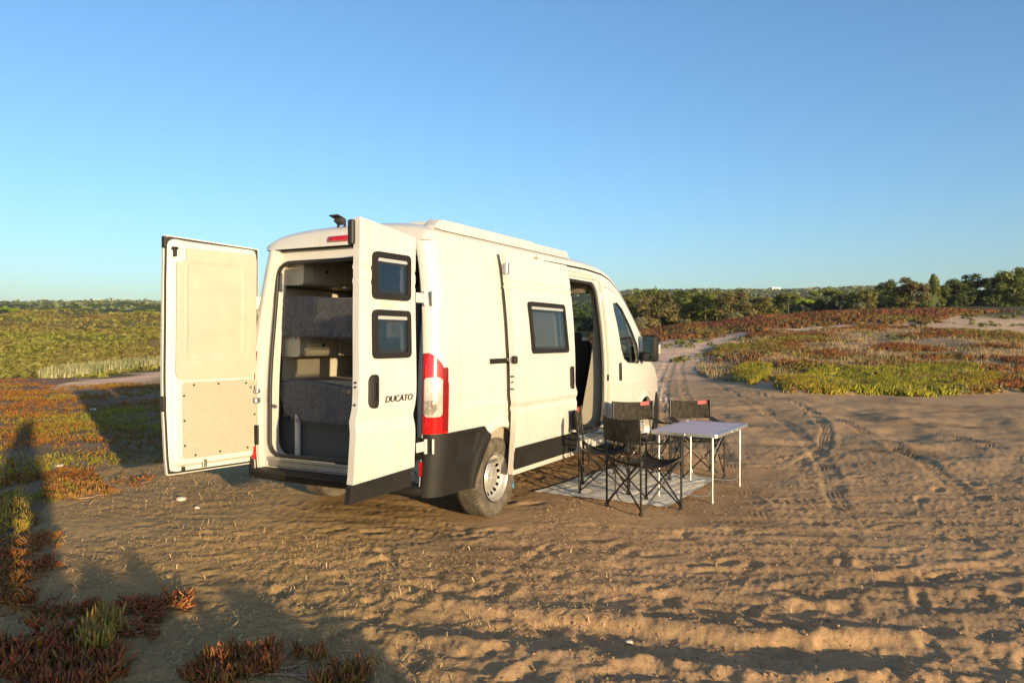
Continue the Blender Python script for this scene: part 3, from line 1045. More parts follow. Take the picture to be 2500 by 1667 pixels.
# sliding door rails: along the roof edge, along the waist, step below
mb = MB()
for z_, o_, h_ in ((2.262, .002, .012), (2.235, .010, .010), (2.285, .006, .008)):
    mb.box((2.99, -float(yb(z_)) - o_, z_), (1.02, .02, h_), .003)
mb.build('upper_rail', M['inner_paint'], van)
MB().box((3.43, -float(yb(2.255)) - .012, 2.255), (.10, .025, .05), .004).build('rail_stop', M['inner_paint'], van)
MB().box((1.32, -1.0125, 1.357), (.98, .022, .044), .003).build('waist_rail', M['black_plastic'], van)
mb = MB().box((1.16, -1.052, 1.365), (.10, .075, .03), .008).cyl((1.12, -1.07, 1.34), (1.12, -1.07, 1.40), .022, 12).cyl((1.19, -1.05, 1.345), (1.19, -1.05, 1.395), .018, 12)
mb.build('rail_carriage', M['steel'], van)
MB().box((2.88, -.985, .47), (1.20, .05, .05), .01).box((2.88, -.90, .50), (1.18, .16, .02), .004).build('side_step', M['steel'], van)
for (x_, z_, h_) in ((3.555, 2.03, .12),):
    MB().box((x_, -float(yb(z_)) - .004, z_), (.03, .014, h_), .004).build('striker', M['steel'], van)
MB().box((3.565, -1.028, 1.10), (.05, .014, .075), .005).build('striker_plate', M['dark'], van)

# black cladding: rear corner, sill strips
def rc_sdf(u, z):
    return sd_poly(u, z, [(-.045, .34), (.56, .335), (.66, .50), (.80, .715), (.70, .822), (.30, .822), (-.045, .822)])
for sg in (-1, 1):
    def cm(off_):
        bm = side_map(sg, off=off_)
        def f(u, z):
            x, y, z2 = bm(u, z)
            gro = .006 * np.exp(-((u - .17) / .006) ** 2)
            rib = .012 * smoothstep(.004, -.02, sd_poly(u, z, [(.26, .58), (.55, .63), (.62, .79), (.26, .79)]))
            return x, y - sg * gro - sg * rib + sg * .012, z2
        return f
    panel('bumper_corner', rc_sdf, (-.06, .82), (.32, .84), .015, cm(.012), M['black_plastic'], van, back=side_map(sg, off=-.012), smooth=30)
    for c0_, c1_ in (((1.44, 2.24), (3.52, 4.60)) if sg < 0 else ((1.44, 4.60),)):
        panel('sill_cladding', lambda u, z: np.maximum(sd_rr(u, z, c0_, .40, c1_, .60, .01), -sd_circ(u, z, 5.04, .36, .44)), (c0_ - .03, c1_ + .03), (.38, .62), .03,
              side_map(sg, off=.012), M['black_plastic'], van, back=side_map(sg, off=-.004), smooth=30)
# rear bumper: step, centre section
bs = []
for y_ in np.linspace(-.99, .99, 34):
    bow = .05 * (1 - (abs(y_) / .99) ** 3)
    e_ = np.clip((abs(y_) - .80) / .19, 0, 1)
    x0 = -.02 - bow + .13 * e_ ** 2.5
    top = .425 + 0 * e_
    bs.append([(.26, y_, top), (x0 + .05, y_, top), (x0 + .018, y_, top - .006), (x0, y_, top - .022), (x0 + .006, y_, .365), (x0 + .03, y_, .345), (.26, y_, .345)])
vs = [p for s_ in bs for p in s_]
fs = [(i * 7 + k, (i + 1) * 7 + k, (i + 1) * 7 + (k + 1) % 7, i * 7 + (k + 1) % 7) for i in range(33) for k in range(7)]
fs += [tuple(range(7)), tuple(33 * 7 + k for k in range(7))[::-1]]
MB().add(vs, fs).build('rear_bumper', M['black_plastic'], van, 40)
for sg in (-1, 1):
    mb = MB().box((.005, sg * .895, .555), (.022, .060, .115), .008)
    rf_ = mb.build('reflector', M['red_lens'], van)
    mb = MB().box((.012, sg * .885, .71), (.02, .10, .17), .008)
    mb.build('hinge_cover', M['black_plastic'], van)
# tail lights
def tl_sdf(u, z):
    return sd_poly(u, z, [(-.045, .826), (.145, .826), (.148, 1.20), (.125, 1.29), (.09, 1.36), (.045, 1.42), (.0, 1.442), (-.045, 1.435)])
for sg in (-1, 1):
    tl = panel('tail_light', tl_sdf, (-.06, .16), (.81, 1.46), .01, side_map(sg, off=.022), M['red_lens'], van, back=side_map(sg, off=-.01), smooth=45)
    panel('clear_lens', lambda u, z: np.maximum(sd_rr(u, z, -.035, .955, .095, 1.255, .03), sd_circ(u, z, -.06, 1.10, .205)), (-.05, .11), (.94, 1.27), .007,
          side_map(sg, off=.028), M['clear_lens'], tl, back=side_map(sg, off=.015), smooth=45)
    panel('dark_lens', lambda u, z: np.maximum(sd_rr(u, z, .103, .84, .138, 1.33, .01), -.1), (.09, .15), (.83, 1.34), .01, side_map(sg, off=.0262), M['dark_red'], tl, smooth=60)
    x_, y_, z_ = side_map(sg, off=.03)(np.array([.01]), np.array([1.03]))
    mb = MB()
    for k in range(5):
        mb.lathe([(.012 + .009 * k, -.006), (.015 + .009 * k, .006), (.018 + .009 * k, -.006)], (0, 0, 0), 'x', 24)
    bulb = mb.build('reflector_bowl', M['clear_lens'], tl, 60)
    bulb.location = (float(x_[0]) - .006, float(y_[0]) + sg * .006, 1.03)
    bulb.rotation_euler = (0, 0, sg * R(-52) + (0 if sg < 0 else 0))
# wheels
def wheel(cx_, sg, front=False):
    w = MB()
    yo = sg * .985
    prof = []
    Rt, Wd = .345, .215
    tp = [(.215, 0.0), (.235, .004), (.262, .012), (.292, .016), (.318, .010), (.333, -.006), (.341, -.020)]
    for r__, o_ in tp:
        prof.append((r__, yo + sg * (o_ - .012)))
    for k, fr_ in enumerate((.16, .165, .175, .18, .34, .345, .355, .36, .62, .625, .635, .64, .80, .805, .815, .82)):
        dpt = 0 if k % 4 in (0, 3) else .009
        prof.append((Rt - dpt, yo - sg * Wd * fr_))
    for r__, o_ in ((.335, .96), (.30, 1.03), (.24, 1.02), (.205, .98)):
        prof.append((r__, yo - sg * Wd * o_))
    w.lathe(prof, (cx_, 0, .345), 'y', 72)
    t = w.build('wheel', M['tyre'], van, 40)
    # shoulder tread blocks
    mb = MB()
    for k in range(60):
        a_ = 2 * math.pi * k / 60
        rot = Matrix.Rotation(-a_, 3, 'Y')
        c = rot @ Vector((.338, 0, 0))
        mb.box((cx_ + c.x, yo - sg * .022, .345 + c.z), (.012, .026, .020), 0, rot)
    mb.build('tread_block', M['tyre'], t)['kind'] = 'stuff'
    def rz(r__):
        return np.interp(r__, [0, .035, .05, .085, .105, .135, .165, .185, .198, .207], [-.030, -.030, -.040, -.040, -.060, -.078, -.060, -.052, -.012, -.004])
    def rsdf(a_, b_):
        d = sd_circ(a_, b_, 0, 0, .207)
        for k in range(16):
            an = 2 * math.pi * (k + .5) / 16
            d = np.maximum(d, -sd_circ(a_, b_, .150 * math.cos(an), .150 * math.sin(an), .0160))
        return d
    panel('rim', rsdf, (-.215, .215), (-.215, .215), .0075,
          lambda a_, b_: (cx_ + a_, yo + sg * rz(np.hypot(a_, b_)), .345 + b_), M['rim'], t, smooth=50)
    mb = MB().lathe([(.204, yo - sg * .10), (.20, yo - sg * .12), (.001, yo - sg * .12)], (cx_, 0, .345), 'y', 32)
    mb.build('brake_disc', M['dark'], t)
    mb = MB()
    for k in range(5):
        an = 2 * math.pi * k / 5 + .3
        px, pz = cx_ + .062 * math.cos(an), .345 + .062 * math.sin(an)
        mb.cyl((px, yo - sg * .045, pz), (px, yo - sg * .026, pz), .011, 6)
    mb.lathe([(.036, yo - sg * .032), (.034, yo - sg * .018), (.001, yo - sg * .014)], (cx_, 0, .345), 'y', 20)
    mb.build('hub', M['rim'], t)
for cx_ in (1.0, 5.04):
    for sg in (-1, 1):
        wheel(cx_, sg)

# ---- rear doors
def hinge_r(z): return -.06 + .155 * (z - .45) / 1.9, -(.935 - .095 * (z - .45) / 1.9)
AR = R(178.3)
def door_bulge(z):
    return .018 * np.exp(-((z - 1.15) / .45) ** 2) - .012 * np.exp(-((z - .98) / .05) ** 2) - .010 * np.exp(-((z - 2.045) / .012) ** 2) - .009 * np.exp(-((z - 1.945) / .012) ** 2)
def rdoor_map(off):
    def f(w, z):
        hx_, hy_ = hinge_r(z)
        # dir along the door and its outward normal (towards the right of the van)
        dx_, dy_ = math.cos(AR), math.sin(AR)
        o_ = off + door_bulge(z) + .0 * w
        return hx_ + w * dx_ - o_ * dy_, hy_ + w * dy_ + o_ * dx_, z + 0 * w
    return f
def w0(z): return .10 + 0 * z + .02 * np.exp(-((z - 1.0) / .1) ** 2)
def wfree(z): return np.interp(z, [.44, .55, .62, .95, 1.02, 1.1, 1.3, 1.9, 2.39], [.79, .775, .765, .755, .755, .745, .740, .735, .735])
def rdoor_sdf(w, z):
    top = 2.31 + .085 * np.clip((w - .1) / .67, 0, 1) ** .8
    d = np.maximum(np.maximum(w0(z) - w, w - wfree(z)), z - top)
    return np.maximum(d, .60 - .04 * (w - .1) - z)
W1, W2 = (.185, 1.828, .605, 2.165, .035), (.185, 1.408, .605, 1.752, .035)
def door_cut(w, z):
    d = rdoor_sdf(w, z)
    for q_ in (W1, W2):
        d = np.maximum(d, -sd_rr(w, z, q_[0] + .03, q_[1] + .03, q_[2] - .03, q_[3] - .03, .02))
    return d
rd = panel('rear_door', door_cut, (.08, .86), (.54, 2.42), .015, rdoor_map(0), M['white'], van, back=rdoor_map(-.055), smooth=35)
rd['label'] = 'open right rear door with two windows'
panel('door_cladding', lambda w, z: np.maximum(np.maximum(w0(z) - w + .045, w - wfree(z) - .03), np.maximum(z - (.598 - .04 * (w - .1)), .455 + .02 * (.8 - w) - z)), (.1, .90), (.43, .62), .02,
      rdoor_map(.012), M['black_plastic'], rd, back=rdoor_map(-.03))
def flat_of(mp, q_):
    # windows are flat: a plane through the door skin at the window's corners
    P = [np.array([float(np.asarray(c).ravel()[0]) for c in mp(0)(np.array([u]), np.array([z]))]) for u, z in ((q_[0], q_[1]), (q_[2], q_[1]), (q_[0], q_[3]))]
    ex = (P[1] - P[0]) / (q_[2] - q_[0]); ez = (P[2] - P[0]) / (q_[3] - q_[1])
    nn = np.cross(ex, ez); nn /= np.linalg.norm(nn)
    t = np.array([float(np.asarray(c).ravel()[0]) for c in mp(.1)(np.array([q_[0]]), np.array([q_[1]]))])
    if (t - P[0]) @ nn < 0: nn = -nn
    def f(off):
        def g(u, z):
            u = np.asarray(u, float); z = np.asarray(z, float)
            Q = P[0][:, None] + ex[:, None] * (u.ravel() - q_[0]) + ez[:, None] * (z.ravel() - q_[1]) + nn[:, None] * off
            return Q[0].reshape(u.shape), Q[1].reshape(u.shape), Q[2].reshape(u.shape)
        return g
    return f
def door_window(q_, parent, mp, name='window', inner_label=None):
    a0, b0, a1, b1, r0 = q_
    mp = flat_of(mp, q_)
    fr = panel(name, lambda w, z: np.maximum(sd_rr(w, z, a0, b0, a1, b1, .04), -sd_rr(w, z, a0 + .038, b0 + .042, a1 - .038, b1 - .040, .025)),
               (a0 - .02, a1 + .02), (b0 - .02, b1 + .02), .012, mp(.026), M['black_plastic'], parent, back=mp(-.012), smooth=50)
    panel('pane', lambda w, z: sd_rr(w, z, a0 + .03, b0 + .034, a1 - .03, b1 - .032, .02), (a0, a1), (b0, b1), .02, mp(.016), M['pane_smoked'], fr, smooth=60)
    panel('blind_rail', lambda w, z: sd_rr(w, z, a0 + .04, b1 - .068, a1 - .045, b1 - .044, .004), (a0, a1), (b1 - .09, b1 - .03), .01, mp(.019), M['silver'], fr, back=mp(.010))
    panel('rim_seal', lambda w, z: np.maximum(sd_rr(w, z, a0 + .046, b0 + .05, a1 - .05, b1 - .076, .03), -sd_rr(w, z, a0 + .056, b0 + .060, a1 - .060, b1 - .086, .022)),
          (a0, a1), (b0, b1), .008, mp(.0175), M['seal'], fr)
    hw_ = (a0 + a1) / 2 + (a1 - a0) * .38 * (1 if parent is rd else -1)
    panel('catch', lambda w, z: sd_rr(w, z, hw_ - .012, b0 + .10, hw_ + .012, b0 + .18, .01), (hw_ - .03, hw_ + .03), (b0 + .08, b0 + .2), .006, mp(-.002), M['dark'], fr, back=mp(-.02))
    return fr
for q_ in (W1, W2):
    door_window(q_, rd, rdoor_map)
# grab handle
def oval_handle(parent, mp, wc, z0, z1, wd):
    h = panel('handle', lambda w, z: np.maximum(sd_rr(w, z, wc - wd / 2, z0, wc + wd / 2, z1, wd * .48), -sd_rr(w, z, wc - wd * .17, z0 + .055, wc + wd * .17, z1 - .055, wd * .16)),
              (wc - wd, wc + wd), (z0 - .02, z1 + .02), .007,
              lambda w, z: mp(.024 - .018 * (np.abs(w - wc) / (wd / 2)) ** 2)(w, z), M['black_plastic'], parent, back=mp(-.002), smooth=60)
    panel('handle_recess', lambda w, z: sd_rr(w, z, wc - wd * .25, z0 + .04, wc + wd * .25, z1 - .04, .015), (wc - wd, wc + wd), (z0, z1), .012, mp(.003), M['seal'], h)
    return h
oval_handle(rd, lambda o: rdoor_map(o) if np.isscalar(o) else (lambda w, z: rdoor_map(o)(w, z)), .590, 1.068, 1.300, .112)
# lettering on the door
def lettering(text, size, material, loc, rot, parent, shear=0.0, ext=.002, name='lettering', sx=1.0):
    cu = bpy.data.curves.new('lt', 'FONT')
    cu.body = text; cu.size = size; cu.extrude = ext; cu.shear = shear; cu.resolution_u = 3
    to = bpy.data.objects.new('lt', cu)
    COL.objects.link(to)
    dg = bpy.context.evaluated_depsgraph_get()
    me = bpy.data.meshes.new_from_object(to.evaluated_get(dg))
    bpy.data.objects.remove(to)
    me.name = name
    me.materials.clear()
    o = link(name, me, material, parent)
    o.location = loc; o.rotation_euler = rot; o.scale = (sx, 1, 1)
    return o
hx_, hy_ = hinge_r(1.13)
lettering('DUCATO', .066, M['letter'], (hx_ - .475, hy_ - .020 - .475 * math.sin(AR) * -1 - .006, 1.098), (R(90), 0, R(-1.7 + 180 + 180)), rd, .25, .003, sx=1.12)
# faint scraped remains of a sticker between the two door windows
mb = MB()
for i in range(26):
    w_ = .33 + .19 * i / 26 + rnd.uniform(-.004, .004)
    zc = 1.79 + rnd.uniform(-.012, .012)
    X_, Y_, Z_ = rdoor_map(.002)(w_, zc)
    mb.box((float(X_), float(Y_), zc), (rnd.choice((.003, .003, .010)), .002, rnd.choice((.008, .03, .022))))
mb.build('sticker_remains', mat('faded_sticker', (.42, .47, .33), .7), rd)
# latch bolts on the free edge
def edge_bits(parent, mp, wf, zs_):
    for z_ in zs_:
        mb = MB()
        X_, Y_, Z_ = mp(-.028)(wf(z_) + .002, z_)
        mb.cyl((float(X_) + .01, float(Y_), z_), (float(X_) - .006, float(Y_), z_), .008, 10)
        mb.build('bolt', M['dark'], parent)
edge_bits(rd, rdoor_map, wfree, (1.22, 1.10, 1.25))
mb = MB()
X_, Y_, Z_ = rdoor_map(-.03)(.775, 2.30)
mb.box((float(X_) - .012, float(Y_) + .0, 2.28), (.035, .05, .17), .008)
mb.build('edge_gasket', M['seal'], rd)
X_, Y_, Z_ = rdoor_map(-.05)(.80, 1.19)
MB().box((float(X_) + .02, float(Y_) + .03, 1.19), (.035, .07, .03), .008).build('latch', M['dark'], rd)
# hinges (white, two to a door) on the corner pillars
def hinge_at(sg, z_, parent):
    x0_, y0_, _ = side_map(sg, off=.004)(np.array([.045]), np.array([z_]))
    x0_, y0_ = float(x0_[0]), float(y0_[0])
    mb = MB()
    rot = Matrix.Rotation(sg * R(-38), 3, 'Z')
    mb.box((x0_, y0_, z_), (.10, .018, .115), .008, rot)
    mb.cyl((x0_ - .052, y0_ - sg * .03, z_ - .055), (x0_ - .052, y0_ - sg * .03, z_ + .055), .014, 12)
    for dz in (-.032, .032):
        d = rot @ Vector((.015, sg * .012, 0))
        e = rot @ Vector((.015, sg * .022, 0))
        mb.cyl((x0_ + d.x, y0_ + d.y, z_ + dz), (x0_ + e.x, y0_ + e.y, z_ + dz), .012, 10)
    if sg < 0: mb.box((x0_ - .10, y0_ - sg * .045, z_), (.10, .012, .075), .004)
    mb.build('hinge', M['white'], parent, 40)
for z_ in (1.86, .735):
    hinge_at(-1, z_, van)
    hinge_at(1, z_, van)
# left door, its lined inner face to the camera
AL = R(171.0)
def ldoor_map(off):
    def f(w, z):
        bz = .012 * np.exp(-((z - 1.15) / .5) ** 2)
        hx_ = .055 + 0 * z; hy_ = .872 + 0 * z
        nx_, ny_ = -math.sin(AL), math.cos(AL)     # to the right of the door, i.e. its inner side
        o_ = off - bz
        return hx_ + w * math.cos(AL) + o_ * nx_, hy_ + w * math.sin(AL) + o_ * ny_, z + 0 * w
    return f
def ld_free(z): return np.interp(z, [.45, .6, 1.0, 1.4, 2.0, 2.38], [.815, .828, .845, .850, .848, .842])
def ld_sdf(inset, rad):
    def f(w, z):
        top = 2.335 + .035 * np.clip(w / .87, 0, 1) - inset
        d = np.maximum(np.maximum(-.02 + inset - w, w - ld_free(z) + inset), z - top)
        d = np.maximum(d, .455 + inset * 1.0 - z)
        if rad:
            d = np.maximum(d, -1)
            d = np.maximum(d, sd_rr(w, z, -.02 + inset, .455 + inset, .848 - inset, 2.37 - inset, rad))
        return d
    return f
ld = panel('rear_door', ld_sdf(0, 0), (-.04, .90), (.44, 2.40), .02, ldoor_map(-.045), M['white'], van, back=ldoor_map(-.070), smooth=35)
ld['label'] = 'open left rear door showing its lined inner face'
panel('edge_seal', lambda w, z: np.maximum(ld_sdf(.010, .05)(w, z), -ld_sdf(.030, .06)(w, z)), (-.04, .90), (.44, 2.40), .012, ldoor_map(-.038), M['seal'], ld, back=ldoor_map(-.046), smooth=35)
def ip_map(off):
    base = ldoor_map(0)
    def f(w, z):
        d = -sd_rr(w, z, -.02 + .025, .455 + .05, .848 - .05, 2.37 - .03, .08)
        e_ = smoothstep(0, .035, d)
        o_ = -.035 + .035 * e_
        if off is None:
            o_ = -.044 + 0 * e_
        return ldoor_map(0)(w, z)[0] + o_ * -math.sin(AL) + 0 * w, ldoor_map(0)(w, z)[1] + o_ * math.cos(AL), z + 0 * w
    return f
panel('inner_panel', ld_sdf(.026, .085), (-.04, .90), (.44, 2.40), .014, ip_map(0), M['inner_paint'], ld, back=ip_map(None), smooth=40)
# upper liner with a shallow pressed field
def up_map(w, z):
    d = sd_rr(w, z, .135, 1.375, .70, 2.19, .10)
    o_ = .010 - .010 * smoothstep(.008, -.008, sd_rr(w, z, .165, 1.40, .67, 2.165, .05)) - .004 * smoothstep(.03, 0, np.abs(d + .0) ) * 1.0
    o_ = o_ + .004 * smoothstep(.02, -.06, sd_rr(w, z, .12, 1.33, .74, 2.23, .14))
    x, y, z2 = ldoor_map(.004)(w, z)
    return x - o_ * math.sin(AL), y + o_ * math.cos(AL), z2
def up_sdf(w, z):
    d = sd_rr(w, z, .035, 1.215, .765, 2.275, .06)
    return np.maximum(d, -sd_rr(w, z, .68, 2.16, .9, 2.4, .05))
panel('liner', up_sdf, (.01, .82), (1.19, 2.30), .012, up_map, M['board_grey'], ld, back=ldoor_map(.001), smooth=50)
pb = panel('lower_board', lambda w, z: sd_rr(w, z, .03, .575, .705, 1.195, .02), (.01, .74), (.56, 1.21), .03, ldoor_map(.009), M['board_tan'], ld, back=ldoor_map(.001), smooth=40)
for (w_, z_) in ((.61, 1.17), (.39, 1.17), (.13, 1.165), (.695, 1.085), (.692, .885), (.69, .685), (.60, .60), (.38, .605), (.12, .61), (.048, .89), (.045, .70)):
    X_, Y_, Z_ = ldoor_map(.012)(w_, z_)
    MB().lathe([(.001, -.008), (.006, -.006), (.009, .0), (.009, .004)], (0, 0, 0), 'y', 10).build('screw', M['dark'], pb, 60).location = (float(X_), float(Y_), z_)
X_, Y_, Z_ = ldoor_map(.011)(.085, 1.125)
MB().cyl((float(X_), float(Y_), 1.125), (float(X_), float(Y_) - .004, 1.125), .013, 12).build('lock_plug', M['steel'], ld)
X_, Y_, Z_ = ldoor_map(.008)(.775, 2.235)
MB().box((float(X_), float(Y_), 2.235), (.030, .02, .075), .006).box((float(X_), float(Y_), 2.265), (.055, .02, .02), .004).build('latch', M['dark'], ld)
X_, Y_, Z_ = ldoor_map(-.03)(.848, 1.03)
MB().box((float(X_), float(Y_), 1.03), (.03, .055, .12), .008).build('grab_handle', M['dark'], ld)
X_, Y_, Z_ = ldoor_map(-.03)(.846, 2.30)
MB().box((float(X_), float(Y_), 2.31), (.018, .045, .09), .006).build('edge_gasket', M['seal'], ld)
X_, Y_, Z_ = ldoor_map(.006)(.515, .52)
MB().box((float(X_), float(Y_), .525), (.038, .012, .065), .005).build('catch_plate', M['steel'], ld)
X_, Y_, Z_ = ldoor_map(.006)(.70, .50)
MB().box((float(X_), float(Y_), .50), (.026, .02, .035), .005).build('bottom_latch', M['dark'], ld)
# check strap and latch on the left pillar
MB().box((.015, .855, 1.09), (.05, .05, .035), .008).cyl((.0, .84, 1.09), (.0, .84, 1.14), .016, 10).build('check_strap', M['steel'], van)
MB().box((.015, .855, 1.01), (.06, .04, .05), .008).build('latch', M['steel'], van)
# third brake light, reversing camera, roof pod
MB().box((.116, -.01, 2.375), (.035, .29, .052), .016, Matrix.Rotation(R(12), 3, 'Y')).build('brake_light', M['red_lens'], van, 50)
cm_ = MB().box((.17, .06, 2.535), (.075, .085, .055), .012, Matrix.Rotation(R(25), 3, 'Y')).build('reversing_camera', M['dark'], van)
MB().box((.135, .06, 2.56), (.10, .10, .008), .003, Matrix.Rotation(R(14), 3, 'Y')).build('hood', M['dark'], cm_)
MB().box((.19, .025, 2.49), (.02, .012, .09)).box((.19, .095, 2.49), (.02, .012, .09)).box((.19, .06, 2.462), (.05, .09, .012)).build('bracket', M['dark'], cm_)
mb = MB()
pr = [(-.850, 2.42), (-.828, 2.50), (-.74, 2.515), (-.70, 2.49), (-.70, 2.43)]
n_ = len(pr)
vs = []
for (x_, k_) in ((.27, 0), (.33, 1), (2.84, 1), (2.87, 0)):
    for (y_, z_) in pr:
        vs.append((x_ if k_ else x_, y_, z_ if k_ else 2.43 + (z_ - 2.43) * .25))
fs = [(i * n_ + k, i * n_ + (k + 1) % n_, (i + 1) * n_ + (k + 1) % n_, (i + 1) * n_ + k) for i in range(3) for k in range(n_)]
fs += [tuple(range(n_))[::-1], tuple(3 * n_ + k for k in range(n_))]
mb.add(vs, fs).build('roof_rail', M['white'], van)
MB().box((1.45, -.32, 2.535), (1.70, .74, .035), .008).build('roof_panel', M['white'], van)
MB().box((1.45, -.32, 2.555), (1.6, .66, .008), .002).build('solar_cells', M['dark'], van)
# sliding door
def sl_map(off):
    def f(u, z):
        y = yb(z) + .092 + off
        y = y - .010 * np.exp(-((z - 2.005) / .010) ** 2) - .007 * np.exp(-((z - 2.06) / .010) ** 2) + .008 * np.exp(-((z - 1.0) / .035) ** 2) - .012 * np.exp(-((z - .94) / .02) ** 2)
        return u + 0 * z, -y, z + 0 * u
    return f
SW = (1.435, 1.412, 2.235, 1.890, .04)
def sl_sdf(u, z):
    back = np.interp(z, [.37, .7, .95, 1.0, 1.5, 2.0, 2.32], [1.115, 1.115, 1.115, 1.095, 1.095, 1.125, 1.15])
    front_ = np.interp(z, [.37, .7, 1.0, 1.1, 1.5, 2.0, 2.32], [2.50, 2.475, 2.45, 2.41, 2.43, 2.48, 2.52])
    d = np.maximum(np.maximum(back - u, u - front_), np.maximum(.35 - z, z - 2.315))
    return np.maximum(d, -sd_rr(u, z, SW[0] + .03, SW[1] + .03, SW[2] - .03, SW[3] - .03, .03))
sd_ = panel('sliding_door', sl_sdf, (1.08, 2.54), (.34, 2.33), .018, sl_map(0), M['white'], van, back=sl_map(-.050), smooth=35)
sd_['label'] = 'sliding side door slid part way back'
panel('door_cladding', lambda u, z: np.maximum(sd_rr(u, z, 1.117, .398, 2.49, .592, .008), -1), (1.1, 2.52), (.38, .61), .03, sl_map(.012), M['black_plastic'], sd_, back=sl_map(-.01))
def sl_mp(o): return sl_map(o)
door_window(SW, sd_, sl_map)
panel('blind', lambda u, z: sd_rr(u, z, SW[0] + .06, SW[1] + .05, SW[2] - .22, SW[3] - .08, .01), (1.45, 2.1), (1.43, 1.83), .05, sl_map(-.03), M['board_grey'], sd_)
oval_handle(sd_, lambda o: (lambda u, z: (u, sl_map(0)(u, z)[1] - o, z)), 2.325, 1.045, 1.272, .095)
mb = MB()
mb.box((1.135, -float(yb(2.17)) - .095, 2.17), (.05, .03, .10), .006)
mb.build('striker', M['steel'], sd_)
for z_, dx in ((1.22, .0), (1.22, .02), (1.17, .01), (1.11, .0), (1.11, .02)):
    MB().cyl((1.092 + dx * .2, -1.10 + dx, z_), (1.085, -1.10 + dx, z_), .007, 8).build('bolt', M['dark'], sd_)
MB().box((1.105, -1.105, 1.365), (.05, .05, .07), .012).build('carriage_arm', M['dark'], sd_)

# cab doors with windows
for sg in (-1, 1):
    sdf_fd = lambda u, z: sd_poly(u, z, FD) + .006
    fd = panel('cab_door', lambda u, z: np.maximum(sdf_fd(u, z), -sd_poly(u, z, WIN)), (3.6, 4.86), (.40, 2.2), .018, side_map(sg, off=.001), M['white'], van,
               back=side_map(sg, inner=.05), smooth=40)
    panel('cab_window', lambda u, z: sd_poly(u, z, WIN) - .004, (3.88, 4.78), (1.2, 2.02), .025, side_map(sg, off=-.008), M['pane_clear'], fd, smooth=60)
    wl_ = [(WIN[i][0], WIN[i][1]) for i in range(len(WIN))]
    pts = []
    for (u_, z_) in wl_:
        X_, Y_, Z_ = side_map(sg, off=-.004)(np.array([u_]), np.array([z_]))
        pts.append((float(X_[0]), float(Y_[0]), z_))
    MB().tube(pts, .010, 6, close=True).build('window_seal', M['seal'], fd, 80)
    X_, Y_, Z_ = side_map(sg, off=-.004)(np.array([4.27, 4.40]), np.array([1.88, 1.27]))
    MB().tube([(4.27, float(Y_[0]), 1.86), (4.40, float(Y_[1]), 1.27)], .013, 6).build('window_post', M['seal'], fd)
    oval_handle(fd, lambda o: (lambda u, z: (u, side_map(sg)(u, z)[1] + sg * o, z)), 3.985, 1.045, 1.262, .075)
    # dark reveal behind the shut line
    panel('door_reveal', lambda u, z: np.maximum(sd_poly(u, z, FD) - .03, -(sd_poly(u, z, FD) + .035)), (3.58, 4.9), (.38, 2.22), .03, side_map(sg, inner=.03), M['dark'], van)
    # mirrors
    mr_ = MB().box((4.73, sg * 1.165, 1.43), (.12, .20, .345), .045, Matrix.Rotation(sg * R(8), 3, 'Z')).box((4.78, sg * 1.05, 1.32), (.10, .22, .12), .03).build('wing_mirror', M['black_plastic'], van, 60)
    if sg < 0:
        pass
    c_ = Matrix.Rotation(sg * R(8), 3, 'Z')
    def mirp(y_, z_, dx=-.068):
        q_ = c_ @ Vector((dx, y_, z_)); return (4.73 + q_.x, sg * 1.165 + q_.y, 1.43 + q_.z)
    p_ = rr_loop(-.075, -.055, .075, .145, .03, 5)
    MB().prism(p_, lambda y_, z_: mirp(y_, z_, -.069), lambda y_, z_: mirp(y_, z_, -.060)).build('mirror_glass', M['mirror_glass'], mr_)
    p_ = rr_loop(-.075, -.145, .075, -.075, .025, 5)
    MB().prism(p_, lambda y_, z_: mirp(y_, z_, -.069), lambda y_, z_: mirp(y_, z_, -.060)).build('wide_mirror_glass', M['mirror_glass'], mr_)
    MB().box((4.77, sg * 1.27, 1.42), (.06, .02, .12), .008).build('turn_signal', M['clear_lens'], mr_)
# nose: bumper, grille, headlights
nb = []
ys_ = np.linspace(-.93, .93, 25)
for y_ in ys_:
    e_ = (abs(y_) / .93) ** 3
    xo = 6.0 - .17 * e_
    nb.append([(5.55, y_, .80), (xo - .06, y_, .80), (xo, y_, .66), (xo + .01, y_, .46), (xo - .05, y_, .27), (5.55, y_, .24)])
vs = [p for s_ in nb for p in s_]
fs = [(i * 6 + k, (i + 1) * 6 + k, (i + 1) * 6 + (k + 1) % 6, i * 6 + (k + 1) % 6) for i in range(24) for k in range(6)]
fs += [tuple(range(6)), tuple(24 * 6 + k for k in range(6))[::-1]]
MB().add(vs, fs).build('front_bumper', M['black_plastic'], van, 40)
MB().box((5.93, 0, .86), (.06, 1.0, .16), .02).build('grille', M['dark'], van)
for sg in (-1, 1):
    MB().box((5.76, sg * .80, .98), (.22, .16, .30), .06, Matrix.Rotation(sg * R(-25), 3, 'Z')).build('headlight', M['clear_lens'], van, 50)
# small emblem on the wing
lettering('::', .05, M['steel'], (4.93, -1.022 * float(ks(4.93)) - .004, 1.0), (R(90), 0, 0), van, 0, .001, name='badge')
# blue prop under the sill
MB().cyl((1.62, -.80, .16), (1.60, -.80, .34), .022, 10).box((1.62, -.80, .15), (.05, .04, .05), .01).build('drain_hose', M['blue_plastic'], van)

